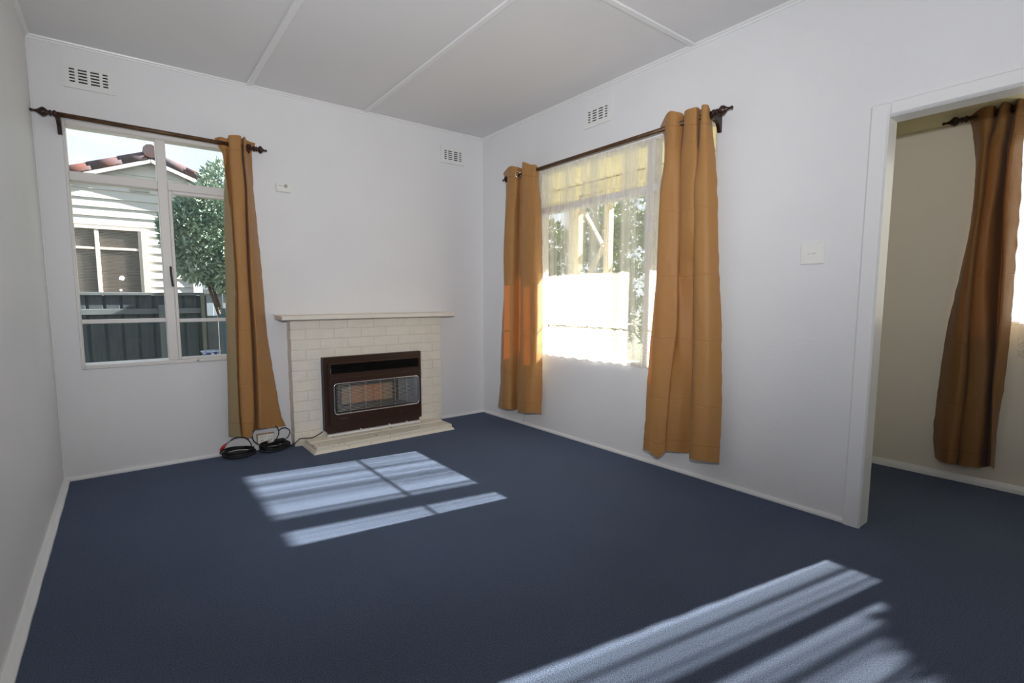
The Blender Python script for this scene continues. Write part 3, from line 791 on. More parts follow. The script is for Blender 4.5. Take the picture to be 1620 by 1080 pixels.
CURTAIN_CORNER = [
    [(-0.367,2.230,0.040), (-0.596,2.230,0.135), (-0.647,2.216,0.110), (-0.647,2.213,0.055), (-0.772,2.224,0.150), (-0.827,2.197,0.120), (-0.873,2.185,0.100), (-0.852,2.152,0.050)],
    [(-0.409,2.134,0.040), (-0.571,2.093,0.130), (-0.639,2.083,0.110), (-0.635,2.091,0.055), (-0.759,2.057,0.145), (-0.851,2.041,0.140), (-0.884,2.038,0.115), (-0.857,2.051,0.050)],
    [(-0.371,1.840,0.020), (-0.547,1.806,0.140), (-0.609,1.802,0.105), (-0.597,1.810,0.025), (-0.767,1.777,0.155), (-0.880,1.761,0.170), (-0.941,1.755,0.150), (-0.894,1.770,0.050)],
    [(-0.352,1.477,0.020), (-0.523,1.460,0.140), (-0.593,1.457,0.105), (-0.591,1.461,0.025), (-0.754,1.445,0.155), (-0.875,1.436,0.170), (-0.937,1.433,0.150), (-0.904,1.440,0.050)],
    [(-0.362,1.248,0.020), (-0.532,1.242,0.140), (-0.585,1.241,0.105), (-0.590,1.243,0.025), (-0.759,1.236,0.155), (-0.876,1.233,0.170), (-0.944,1.232,0.150), (-0.908,1.234,0.050)],
    [(-0.334,0.960,0.020), (-0.533,0.968,0.140), (-0.586,0.968,0.105), (-0.589,0.966,0.025), (-0.761,0.974,0.155), (-0.878,0.977,0.170), (-0.946,0.979,0.150), (-0.911,0.975,0.050)],
    [(-0.309,0.606,0.020), (-0.528,0.633,0.140), (-0.578,0.635,0.105), (-0.586,0.630,0.025), (-0.750,0.653,0.155), (-0.873,0.665,0.170), (-0.929,0.669,0.150), (-0.913,0.661,0.050)],
    [(-0.302,0.366,0.020), (-0.521,0.406,0.140), (-0.570,0.409,0.105), (-0.570,0.401,0.025), (-0.743,0.436,0.155), (-0.867,0.454,0.170), (-0.913,0.458,0.150), (-0.913,0.448,0.050)],
    [(-0.265,0.096,0.020), (-0.497,0.139,0.140), (-0.584,0.144,0.130), (-0.560,0.126,0.025), (-0.717,0.152,0.150), (-0.836,0.168,0.170), (-0.894,0.174,0.150), (-0.909,0.154,0.050)],
]
CURTAIN_DOOR = [
    [(-1.977,2.198,0.040), (-2.102,2.234,0.130), (-2.142,2.223,0.120), (-2.156,2.216,0.070), (-2.154,2.206,0.055), (-2.212,2.206,0.135), (-2.284,2.201,0.145), (-2.267,2.210,0.065), (-2.325,2.202,0.145), (-2.347,2.198,0.135), (-2.325,2.184,0.060)],
    [(-2.011,2.141,0.050), (-2.094,2.105,0.130), (-2.137,2.094,0.130), (-2.159,2.097,0.080), (-2.151,2.104,0.055), (-2.208,2.075,0.130), (-2.287,2.053,0.140), (-2.265,2.073,0.065), (-2.321,2.043,0.145), (-2.349,2.037,0.140), (-2.356,2.047,0.080)],
    [(-2.056,1.978,0.100), (-2.108,1.956,0.160), (-2.151,1.948,0.150), (-2.178,1.947,0.120), (-2.128,1.973,0.030), (-2.203,1.939,0.140), (-2.303,1.915,0.150), (-2.241,1.948,0.030), (-2.327,1.907,0.165), (-2.373,1.897,0.165), (-2.388,1.904,0.100)],
    [(-2.033,1.792,0.100), (-2.085,1.776,0.160), (-2.141,1.767,0.150), (-2.183,1.764,0.120), (-2.129,1.784,0.030), (-2.204,1.757,0.140), (-2.294,1.741,0.150), (-2.225,1.768,0.030), (-2.311,1.736,0.165), (-2.377,1.725,0.165), (-2.407,1.727,0.100)],
    [(-2.028,1.600,0.100), (-2.078,1.588,0.160), (-2.144,1.581,0.150), (-2.188,1.578,0.120), (-2.134,1.593,0.030), (-2.209,1.574,0.140), (-2.302,1.561,0.150), (-2.235,1.580,0.030), (-2.321,1.558,0.165), (-2.388,1.549,0.165), (-2.419,1.551,0.100)],
    [(-2.059,1.283,0.150), (-2.080,1.281,0.165), (-2.141,1.279,0.155), (-2.192,1.278,0.125), (-2.171,1.280,0.085), (-2.178,1.279,0.090), (-2.261,1.276,0.070), (-2.240,1.279,0.020), (-2.336,1.270,0.170), (-2.404,1.267,0.165), (-2.433,1.268,0.090)],
    [(-2.042,1.007,0.150), (-2.082,1.009,0.165), (-2.142,1.010,0.155), (-2.200,1.011,0.130), (-2.196,1.010,0.115), (-2.177,1.009,0.075), (-2.243,1.010,0.030), (-2.247,1.010,0.018), (-2.344,1.015,0.170), (-2.419,1.017,0.165), (-2.456,1.017,0.090)],
    [(-2.015,0.600,0.150), (-2.073,0.609,0.165), (-2.121,0.614,0.155), (-2.167,0.618,0.130), (-2.166,0.616,0.115), (-2.201,0.617,0.075), (-2.246,0.618,0.030), (-2.256,0.618,0.018), (-2.351,0.646,0.170), (-2.430,0.656,0.165), (-2.476,0.654,0.090)],
    [(-2.009,0.350,0.150), (-2.067,0.364,0.165), (-2.116,0.372,0.155), (-2.153,0.375,0.130), (-2.152,0.373,0.115), (-2.202,0.377,0.075), (-2.243,0.378,0.030), (-2.255,0.379,0.018), (-2.353,0.420,0.170), (-2.436,0.435,0.165), (-2.483,0.433,0.090)],
    [(-1.989,0.130,0.140), (-2.056,0.138,0.165), (-2.111,0.110,0.155), (-2.148,0.150,0.130), (-2.145,0.153,0.115), (-2.193,0.151,0.075), (-2.231,0.146,0.030), (-2.252,0.147,0.018), (-2.349,0.166,0.170), (-2.435,0.174,0.165), (-2.488,0.164,0.100)],
]
CURTAIN_SUNROOM = [
    [(-3.185,2.194,0.040), (-3.270,2.194,0.130), (-3.293,2.194,0.130), (-3.311,2.196,0.120), (-3.325,2.184,0.070), (-3.352,2.188,0.140), (-3.371,2.179,0.120), (-3.386,2.183,0.050), (-3.408,2.181,0.140), (-3.439,2.197,0.090)],
    [(-3.212,2.105,0.040), (-3.267,2.075,0.120), (-3.289,2.067,0.130), (-3.310,2.064,0.115), (-3.308,2.075,0.060), (-3.332,2.055,0.130), (-3.365,2.047,0.130), (-3.382,2.056,0.060), (-3.403,2.034,0.140), (-3.437,2.035,0.090)],
    [(-3.228,1.999,0.020), (-3.272,1.971,0.120), (-3.293,1.962,0.140), (-3.307,1.962,0.120), (-3.295,1.981,0.030), (-3.316,1.957,0.140), (-3.360,1.944,0.150), (-3.370,1.963,0.030), (-3.399,1.932,0.165), (-3.436,1.935,0.100)],
    [(-3.241,1.871,0.020), (-3.269,1.850,0.120), (-3.291,1.843,0.140), (-3.308,1.842,0.120), (-3.296,1.858,0.030), (-3.316,1.838,0.140), (-3.358,1.828,0.150), (-3.371,1.843,0.030), (-3.396,1.817,0.165), (-3.442,1.818,0.100)],
    [(-3.245,1.709,0.020), (-3.269,1.693,0.120), (-3.291,1.688,0.140), (-3.306,1.687,0.120), (-3.294,1.700,0.030), (-3.314,1.684,0.140), (-3.351,1.677,0.150), (-3.371,1.687,0.030), (-3.397,1.667,0.165), (-3.448,1.667,0.100)],
    [(-3.243,1.583,0.020), (-3.267,1.570,0.120), (-3.289,1.566,0.140), (-3.303,1.566,0.120), (-3.290,1.576,0.030), (-3.310,1.563,0.140), (-3.342,1.558,0.150), (-3.378,1.564,0.030), (-3.402,1.549,0.165), (-3.449,1.549,0.100)],
    [(-3.216,1.272,0.020), (-3.250,1.267,0.120), (-3.278,1.265,0.140), (-3.296,1.265,0.120), (-3.284,1.268,0.030), (-3.304,1.264,0.140), (-3.344,1.262,0.150), (-3.391,1.263,0.030), (-3.416,1.258,0.165), (-3.454,1.259,0.100)],
    [(-3.176,0.890,0.020), (-3.240,0.899,0.120), (-3.276,0.902,0.140), (-3.297,0.902,0.120), (-3.287,0.897,0.030), (-3.311,0.904,0.140), (-3.372,0.908,0.150), (-3.398,0.904,0.030), (-3.424,0.911,0.165), (-3.460,0.910,0.100)],
    [(-3.163,0.615,0.020), (-3.240,0.635,0.120), (-3.280,0.642,0.140), (-3.303,0.643,0.120), (-3.294,0.633,0.030), (-3.319,0.647,0.140), (-3.389,0.657,0.150), (-3.400,0.647,0.030), (-3.424,0.663,0.165), (-3.458,0.661,0.100)],
    [(-3.157,0.294,0.020), (-3.230,0.325,0.120), (-3.272,0.338,0.140), (-3.299,0.340,0.120), (-3.288,0.323,0.030), (-3.312,0.346,0.140), (-3.391,0.365,0.150), (-3.408,0.349,0.030), (-3.434,0.376,0.165), (-3.447,0.369,0.100)],
    [(-3.176,0.124,0.020), (-3.225,0.128,0.120), (-3.266,0.132,0.140), (-3.294,0.129,0.120), (-3.287,0.107,0.030), (-3.315,0.131,0.140), (-3.385,0.142,0.150), (-3.415,0.132,0.030), (-3.442,0.170,0.165), (-3.451,0.138,0.100)],
]


def pchip(ts, ys, t):
    n = len(ts)
    i = max(0, min(n - 2, next((k for k in range(n - 1) if t <= ts[k + 1]), n - 2)))
    h = [ts[k + 1] - ts[k] for k in range(n - 1)]; dl = [(ys[k + 1] - ys[k]) / h[k] for k in range(n - 1)]
    def slope(k):
        if k == 0: return dl[0]
        if k == n - 1: return dl[-1]
        if dl[k - 1] * dl[k] <= 0: return 0.0
        w1_, w2_ = 2 * h[k] + h[k - 1], h[k] + 2 * h[k - 1]
        return (w1_ + w2_) / (w1_ / dl[k - 1] + w2_ / dl[k])
    s = (t - ts[i]) / h[i]; a, b = slope(i), slope(i + 1)
    return ((1 + 2 * s) * (1 - s) ** 2) * ys[i] + s * (1 - s) ** 2 * h[i] * a + s * s * (3 - 2 * s) * ys[i + 1] + s * s * (s - 1) * h[i] * b

def cr_row(P, sub):
    """centripetal Catmull-Rom through 3-D points"""
    P = [Vector(p) for p in P]; Q = [P[0] * 2 - P[1]] + P + [P[-1] * 2 - P[-2]]; outp = []
    for i in range(1, len(Q) - 2):
        p0, p1, p2, p3 = Q[i - 1:i + 3]
        t1 = max((p1 - p0).length, 1e-4) ** .5; t2 = t1 + max((p2 - p1).length, 1e-4) ** .5; t3 = t2 + max((p3 - p2).length, 1e-4) ** .5
        for k in range(sub):
            t = t1 + (t2 - t1) * k / sub
            A1 = p0 * ((t1 - t) / t1) + p1 * (t / t1); A2 = p1 * ((t2 - t) / (t2 - t1)) + p2 * ((t - t1) / (t2 - t1)); A3 = p2 * ((t3 - t) / (t3 - t2)) + p3 * ((t - t2) / (t3 - t2))
            B1 = A1 * ((t2 - t) / t2) + A2 * (t / t2); B2 = A2 * ((t3 - t) / (t3 - t1)) + A3 * ((t - t1) / (t3 - t1))
            outp.append(B1 * ((t2 - t) / (t2 - t1)) + B2 * ((t - t1) / (t2 - t1)))
    outp.append(P[-1]); return outp

def grid_mesh(name, rows, uv, material, parent=None, loc=None):
    L = ORG[parent.name] if parent is not None else Vector(loc)
    nr, nc = len(rows), len(rows[0])
    vs = [tuple(Vector(p) - L) for r in rows for p in r]
    fs = [(i * nc + j, (i + 1) * nc + j, (i + 1) * nc + j + 1, i * nc + j + 1) for i in range(nr - 1) for j in range(nc - 1)]
    me = bpy.data.meshes.new(name); me.from_pydata(vs, [], fs); me.materials.append(material)
    lay = me.uv_layers.new(name='UVMap')
    for li, lp in enumerate(me.loops): lay.data[li].uv = uv[lp.vertex_index]
    me.shade_smooth()
    o = bpy.data.objects.new(name, me); COL.objects.link(o)
    if parent is not None: o.parent = parent
    else: o.location = L
    ORG[o.name] = L
    return o

def curtain(label, data, mp, eyelets, group='gold eyelet curtains', seed=0, cloth=gold_cloth):
    nr = len(data); nc = len(data[0])
    ts = [0.0]
    mz = [sum(c[1] for c in r) / nc for r in data]
    for i in range(1, nr): ts.append(mz[0] - mz[i])
    NR = 74; rows = []; uv = []
    for i in range(NR + 1):
        t = ts[-1] * i / NR
        cp = [[pchip(ts, [data[k][c][q] for k in range(nr)], t) for q in range(3)] for c in range(nc)]
        line = cr_row(cp, 8)
        s = 0.0; outl = []
        for j, p in enumerate(line):
            if j: s += (Vector(p) - Vector(line[j - 1])).length
            a, z, d = p
            g = min(1.0, t / 0.5)
            w = 0.0045 * g * noise.noise(Vector((a * 17 + seed, z * 5, d * 20))) + 0.002 * g * noise.noise(Vector((a * 40 + seed, z * 22, d * 40)))
            edge = 1.0 if j in (0, len(line) - 1) else 0.0
            a2 = a + edge * 0.005 * noise.noise(Vector((z * 16, seed, j)))
            outl.append(mp(a2, z, max(d + w, 0.012))); uv.append((s, min(t, ts[-1] - t)))
        rows.append(outl)
    base = Vector(rows[-1][nc // 2])
    t_ = thing('curtain', base, label, 'curtain', group)
    grid_mesh('curtain_cloth', rows, uv, cloth, t_)
    # stitched bottom hem: a second layer just in front of the cloth
    for (c, ax) in eyelets:
        m = MB(); ax = Vector(ax).normalized(); a = ax.orthogonal().normalized(); b = ax.cross(a); c = Vector(c)
        m.tube([c + (a * cos(2 * pi * k / 20) + b * sin(2 * pi * k / 20)) * 0.0235 for k in range(20)], 0.004, 6, closed=True)
        m.build('eyelet', eyelet_metal, t_)
    return t_

curtain('gold curtain hanging at the right side of the uncovered back wall window', CURTAIN_BACK, OUTB, [((-2.19, -0.09, 2.172), (1, .2, 0))], seed=1)
curtain('gold curtain nearest the room corner, left side of the lace covered window', CURTAIN_CORNER, OUTR,
        [((-0.115, -0.668, 2.148), (-0.45, -0.9, 0)), ((-0.112, -0.80, 2.150), (-0.35, -0.95, 0))], seed=2)
curtain('wide gold curtain at the right side of the lace covered window, nearest the light switch', CURTAIN_DOOR, OUTR, [((-0.10, -2.10, 2.155), (-0.3, -1, 0))], seed=3)
curtain('shaded brownish gold curtain seen through the doorway in the next room', CURTAIN_SUNROOM, OUTS, [((XS - 0.09, -3.42, 2.14), (0, 1, 0))], seed=4, cloth=shaded_cloth)

def lace(name, label, y0, y1, zt, zb, mp, d, material, seed, group=None, fold=0.010):
    n = int(abs(y1 - y0) * 150); NR = 26; rows = []; uv = []
    for i in range(NR + 1):
        f = i / NR; r = []
        for j in range(n + 1):
            a = y0 + (y1 - y0) * j / n
            ph = a * 2 * pi * 9 + 3.0 * noise.noise(Vector((a * 3 + seed, 0, 0)))
            amp = fold * (0.35 + 0.65 * f) * (0.7 + 0.6 * noise.noise(Vector((a * 4, seed, f))))
            sc = 0.010 * abs(sin(a * pi / 0.055)) + 0.008 * noise.noise(Vector((a * 5, seed, 3)))
            z = zt + (zb + sc - zt) * f
            r.append(mp(a + 0.006 * f * noise.noise(Vector((a * 9, f * 2, seed))), z, d + amp * sin(ph) + 0.3 * amp * sin(2.7 * ph)))
            uv.append((j / n * abs(y1 - y0), z))
        rows.append(r)
    o = grid_mesh(name, rows, uv, material, None, rows[-1][n // 2])
    return tag(o, label, 'lace curtain', group)
lace('lace_curtain', 'sheer white lace curtain glowing with sunlight between the two gold curtains', -0.66, -2.10, 2.148, 0.640, OUTR, 0.022, lace_m, 5)
lace('lace_curtain', 'sheer white lace curtain at the right photo edge in the next room', -3.485, -4.45, 2.12, 0.775, OUTS, 0.022, lace_room_m, 11)

# ================================================================ cables and cord
def coil(m, cx, cy, rx, ry, z, turns, r, seed, tilt=0.0, rot=0.0):
    rr = random.Random(seed); pts = []
    n = turns * 28
    for i in range(n + 1):
        a = 2 * pi * i / 28; k = i / n
        jr = 1 + 0.13 * sin(a * 0.37 + seed) + 0.07 * sin(a * 0.91 + 2 * seed)
        x = rx * jr * cos(a); y = ry * jr * sin(a)
        xx = x * cos(rot) - y * sin(rot); yy = x * sin(rot) + y * cos(rot)
        zz = z + r + 0.030 * k + 0.010 * (1 + sin(a * 0.53 + seed)) + tilt * (y / ry + 1) * 0.5
        pts.append((cx + xx, min(cy + yy, -0.012), zz))
    return pts
c1 = thing('cable_coil', (-2.235, -0.10, 0.0), 'coil of black cable with a red plug lying under the back wall curtain', 'cable', 'black cable coils by the outlet')
m = MB(); m.tube(coil(m, -2.232, -0.098, 0.098, 0.072, 0.0, 8, 0.0045, 1.3, 0.012), 0.0045, 6); m.build('cable_loops', black_rubber, c1)
lp = [(-2.335, -0.05, 0.052), (-2.322, -0.055, 0.075), (-2.298, -0.06, 0.098), (-2.275, -0.062, 0.116), (-2.25, -0.062, 0.128), (-2.215, -0.06, 0.132), (-2.18, -0.06, 0.122), (-2.155, -0.06, 0.10), (-2.14, -0.065, 0.07), (-2.138, -0.08, 0.035), (-2.15, -0.10, 0.012)]
m = MB(); m.tube(lp, 0.004, 6); m.build('cable_lead', black_rubber, c1)
m = MB(); m.tube([(-2.338, -0.052, 0.040), (-2.332, -0.053, 0.060), (-2.318, -0.056, 0.078), (-2.300, -0.060, 0.098)], [0.004, 0.0105, 0.0115, 0.005], 8); tag(m.build('plug', red_plastic, c1), 'red plug')
m = MB(); m.tube([(-2.300, -0.060, 0.098), (-2.272, -0.062, 0.119)], 0.0045, 8); tag(m.build('plug_tip', plastic_grey, c1), 'pale grey plug tip')
c2 = thing('cable_coil', (-1.99, -0.09, 0.0), 'coil of black cable with upright loops in front of the power outlet', 'cable', 'black cable coils by the outlet')
m = MB(); m.tube(coil(m, -1.985, -0.088, 0.100, 0.060, 0.0, 9, 0.0045, 2.1, 0.012, 0.25), 0.0045, 6); m.build('cable_loops', black_rubber, c2)
m = MB(); m.tube([(-2.036 + 0.092 * cos(a), -0.058 - 0.006 * sin(3 * a), 0.122 + 0.082 * sin(a)) for a in [2 * pi * k / 36 for k in range(36)]], 0.004, 6, closed=True); m.build('upright_loop', black_rubber, c2)
m = MB(); m.tube([(-1.945, -0.06, 0.135), (-1.92, -0.05, 0.148), (-1.89, -0.04, 0.145), (-1.862, -0.035, 0.125), (-1.858, -0.035, 0.10), (-1.875, -0.045, 0.075), (-1.905, -0.06, 0.055), (-1.93, -0.075, 0.035)], 0.004, 6); m.build('side_loop', black_rubber, c2)
m = MB(); m.box(-1.985, -1.91, -0.105, -0.075, 0.055, 0.082, 0.008); m.build('plug_pack', black_rubber, c2)
m = MB(); m.tube([(-1.93, -0.09, 0.02), (-1.88, -0.105, 0.016), (-1.845, -0.118, 0.035), (-1.81, -0.122, 0.064), (-1.775, -0.125, 0.062), (-1.745, -0.128, 0.058), (-1.715, -0.13, 0.058), (-1.68, -0.128, 0.070), (-1.652, -0.124, 0.082), (-1.634, -0.12, 0.09)], 0.0042, 6)
tag(m.build('heater_cord', black_rubber), 'thin black cord running from the cables over the hearth to the heater', 'cord')
m = MB(); m.tube([(-0.028, -0.648, 0.20), (-0.028, -0.650, 0.15), (-0.024, -0.648, 0.09), (-0.026, -0.640, 0.045), (-0.024, -0.630, 0.028), (-0.018, -0.622, 0.026)], 0.0026, 6)
tag(m.build('thin_cable', plastic_grey), 'thin grey cable hanging below the gold curtain nearest the corner', 'cord')

# dish on the outer sill of the back window
sill = MB(); sill.hexa([(-3.10, 0.09, 0.655), (-2.03, 0.09, 0.655), (-2.03, 0.26, 0.655), (-3.10, 0.26, 0.655), (-3.10, 0.09, 0.711), (-2.03, 0.09, 0.711), (-2.03, 0.26, 0.704), (-3.10, 0.26, 0.704)])
sill.build('outer_sill', frame_white, w1)
t = thing('enamel_dish', (-2.335, 0.165, 0.709), 'small round blue and white dish on the outside window sill', 'dish')
m = MB(); m.lathe([(0, 0.001), (0, 0.052), (0.006, 0.057), (0.034, 0.062), (0.034, 0.058), (0.010, 0.052), (0.008, 0.001)], (-2.335, 0.165, 0.709), (0, 0, 1), 24); m.build('bowl', dish_m, t)
m = MB(); m.tube([(-2.335 + 0.062 * cos(2 * pi * k / 28), 0.165 + 0.062 * sin(2 * pi * k / 28), 0.744) for k in range(28)], 0.0045, 6, closed=True); tag(m.build('rim', dish_rim_m, t), 'pale blue rim')

# ================================================================ outside, behind the back window
m = MB(); m.box(-30, 40, -30, 40, -0.75, -0.45); struct(m, 'ground', ground_m)

hs = thing('neighbour_house', (-2.4, 5.0, -0.45), 'white weatherboard house with red tiled gable seen through the back window', 'house')
NX0, NX1, RX, RZ, SL = -6.6, -1.92, -2.37, 3.262, 0.379
gable = lambda x: RZ - 0.15 - SL * abs(x - RX) * (1.0 if x > RX else 1.0)
m = MB()
wl_ = [m.bm.verts.new(p) for p in ((NX0, 5.03, -0.45), (NX1, 5.03, -0.45), (NX1, 5.03, gable(NX1)), (RX, 5.03, gable(RX)), (NX0, 5.03, gable(NX0)))]
m.bm.faces.new(wl_)
ext = bmesh.ops.extrude_face_region(m.bm, geom=m.bm.faces[:])
bmesh.ops.translate(m.bm, verts=[v for v in ext['geom'] if isinstance(v, bmesh.types.BMVert)], vec=(0, 5, 0))
bmesh.ops.recalc_face_normals(m.bm, faces=m.bm.faces)
m.build('wall', siding_m, hs)
NW = (-3.95, -2.463, 0.95, 2.150)
z = 2.290 - 0.1225 * 22
while z < gable(RX) - 0.02:
    zt = z + 0.1245
    spans = []
    xl = max(NX0, RX - (RZ - 0.15 - min(zt, gable(RX) - .005)) / SL); xr = min(NX1, RX + (RZ - 0.15 - min(zt, gable(RX) - .005)) / SL)
    xl2 = max(NX0, RX - (RZ - 0.15 - z) / SL); xr2 = min(NX1, RX + (RZ - 0.15 - z) / SL)
    if zt > NW[2] + .01 and z < NW[3] - 0.03:
        spans = [(xl, NW[0], xl2, NW[0]), (NW[1], xr, NW[1], xr2)]
    else:
        spans = [(xl, xr, xl2, xr2)]
    for (t0, t1, q0, q1) in spans:
        if q1 - q0 < 0.05: continue
        m = MB(); m.hexa([(q0, 5.005, z), (q1, 5.005, z), (q1, 5.03, z), (q0, 5.03, z), (t0, 5.024, zt), (t1, 5.024, zt), (t1, 5.03, zt), (t0, 5.03, zt)])
        m.build('weatherboard', siding_m, hs)
    z += 0.1225
m = MB(); m.box(NX1 - 0.005, NX1 + 0.04, 4.985, 5.06, -0.45, gable(NX1) - 0.05); m.build('corner_stop', siding_m, hs)
# roof slopes, barge boards and barge tiles
m = MB(); yf, yb = 4.93, 9.9
for sgn, xe in ((-1, NX0 - 0.3), (1, NX1 + 0.35)):
    ze = RZ - SL * abs(xe - RX)
    q = [(RX, yf, RZ - 0.14), (xe, yf, ze - 0.14), (xe, yb, ze - 0.14), (RX, yb, RZ - 0.14), (RX, yf, RZ - 0.05), (xe, yf, ze - 0.05), (xe, yb, ze - 0.05), (RX, yb, RZ - 0.05)]
    m.hexa(q)
m.build('roof', roof_m, hs)
for sgn, xe in ((-1, NX0 - 0.3), (1, NX1 + 0.35)):
    ze = RZ - SL * abs(xe - RX)
    m = MB(); m.bar((RX, 4.895, RZ - 0.155), (xe, 4.895, ze - 0.155), 0.03, 0.05); m.build('barge_board', siding_m, hs)
    L_ = Vector((xe - RX, 0, ze - RZ)); n = int(L_.length / 0.36)
    for k in range(n):
        a = Vector((RX, 4.93, RZ - 0.06)) + L_ * (k / n); b = Vector((RX, 4.93, RZ - 0.06)) + L_ * ((k + 1.06) / n) + Vector((0, 0, 0.006))
        m = MB(); m.tube([a, b], [0.057, 0.059], 8); m.build('barge_tile', roof_m, hs)
m = MB(); m.tube([(RX, 4.86, RZ - 0.02), (RX, 9.9, RZ - 0.02)], 0.095, 10); m.build('ridge_cap', roof_m, hs)
m = MB(); m.box(-2.645, -2.405, 4.985, 5.006, 2.676, 2.712, 0.003); tag(m.build('eave_vent', plastic_grey, hs), 'small grey vent strip')
# neighbour's window
m = MB(); m.slab(NW[0], NW[1], NW[2], NW[3], 4.972, 5.03, [(NW[0] + 0.05, NW[1] - 0.085, NW[2] + 0.05, NW[3] - 0.045)], BACK); m.build('window_surround', far_trim, hs)
for x0, x1 in ((-3.084, -3.034), (-2.585, -2.548)):
    m = MB(); m.box(x0, x1, 4.980, 5.02, NW[2] + .05, NW[3] - .045, 0.004); m.build('window_mullion', far_trim, hs)
m = MB(); m.box(NW[0] + .05, -2.585, 4.983, 5.015, 1.822, 1.856, 0.004); m.build('window_bar', far_trim, hs)
m = MB(); q = [m.bm.verts.new(p) for p in ((NW[0] + .05, 4.999, NW[2] + .05), (NW[1] - .085, 4.999, NW[2] + .05), (NW[1] - .085, 4.999, NW[3] - .045), (NW[0] + .05, 4.999, NW[3] - .045))]; m.bm.faces.new(q); m.build('window_glass', glass_m, hs)
m = MB(); zz = NW[2] + 0.055
while zz < NW[3] - 0.05:
    m.hexa([(NW[0] + .05, 5.006, zz), (NW[1] - .085, 5.006, zz), (NW[1] - .085, 5.024, zz + .010), (NW[0] + .05, 5.024, zz + .010), (NW[0] + .05, 5.006, zz + .002), (NW[1] - .085, 5.006, zz + .002), (NW[1] - .085, 5.024, zz + .012), (NW[0] + .05, 5.024, zz + .012)]); zz += 0.021
tag(m.build('venetian_blind', blind_m, hs), 'brown venetian blind', kind='stuff')

fn = thing('paling_fence', (-3.0, 2.5, -0.45), 'dark grey timber paling fence between the window and the neighbouring house', 'fence')
x = -4.92; k = 0
while x < -2.13:
    m = MB(); m.box(x, min(x + 0.114, -2.126), 2.531, 2.545, -0.45, 1.168 + 0.004 * sin(k * 2.1), 0.003); m.build('paling', fence_m, fn)
    m = MB(); m.box(x + 0.075, min(x + 0.18, -2.126), 2.548, 2.562, -0.45, 1.164, 0.003); m.build('paling', fence_m, fn); x += 0.1395; k += 1
for zz, h in ((0.967, 0.058), (0.25, 0.07)):
    m = MB(); m.box(-4.95, -2.12, 2.490, 2.529, zz, zz + h, 0.003); m.build('rail', fence_rail, fn)
m = MB(); m.box(-4.95, -2.09, 2.500, 2.556, 1.166, 1.197, 0.003); m.build('fence_cap', fence_rail, fn)
for x0, x1, zt in ((-2.521, -2.464, 1.064), (-4.42, -4.34, 1.064)):
    m = MB(); m.box(x0, x1, 2.43, 2.489, -0.45, zt, 0.004); m.build('fence_post', fence_rail, fn)
m = MB(); m.box(-2.123, -2.085, 2.45, 2.52, -0.45, 1.197, 0.004); tag(m.build('end_post', post_green, fn), 'greenish end post')
# side boards and a blue post to the right of the fence
sb = thing('board_screen', (-1.6, 2.75, -0.45), 'grey boards standing right of the paling fence, beside the curtain', 'screen')
for k in range(6):
    x0 = -2.03 + 0.115 * k
    m = MB(); m.box(x0, x0 + 0.105, 2.74, 2.76, -0.45, 0.93 + 0.02 * (k % 2), 0.003); m.build('screen_board', fence_rail, sb)
m = MB(); m.box(-1.925, -1.885, 2.42, 2.46, -0.45, 1.02, 0.004)
tag(m.build('garden_post', post_blue), 'blue painted post outside, just left of the back curtain', 'post')

rf = thing('paling_fence', (-0.6, 4.3, -0.45), 'pale blue grey paling fence farther back, half hidden behind the leafy shrub', 'fence')
for k in range(26):
    x0 = -1.88 + 0.125 * k
    m = MB(); m.box(x0, x0 + 0.121, 4.30 + 0.01 * (k % 2), 4.32 + 0.01 * (k % 2), -0.45, 1.55 + 0.012 * sin(k * 1.7), 0.003); m.build('paling', bin_grey, rf)
m = MB(); m.box(-1.88, 1.38, 4.26, 4.30, 1.20, 1.27, 0.003); m.build('rail', fence_rail, rf)

def foliage(rng, lobes, n, size, zmin=-9):
    vs, fs = [], []
    for i in range(n):
        c, r = lobes[rng.randrange(len(lobes))]
        u = Vector((rng.gauss(0, 1), rng.gauss(0, 1), rng.gauss(0, 1))).normalized()
        p = Vector(c) + Vector((u.x * r[0], u.y * r[1], u.z * r[2])) * (rng.uniform(0.55, 1.0) ** 0.5)
        if p.z < zmin: continue
        d = (u + Vector((rng.uniform(-.9, .9), rng.uniform(-.9, .9), rng.uniform(-.7, .9)))).normalized()
        s = d.cross(Vector((rng.uniform(-1, 1), rng.uniform(-1, 1), rng.uniform(-1, 1)))).normalized(); nrm = d.cross(s)
        l = size * rng.uniform(0.7, 1.35); w = l * 0.36; b = len(vs)
        vs += [tuple(p), tuple(p + d * l * .5 + s * w * .5 + nrm * l * .06), tuple(p + d * l), tuple(p + d * l * .5 - s * w * .5 + nrm * l * .06)]
        fs += [(b, b + 1, b + 2), (b, b + 2, b + 3)]
    return vs, fs

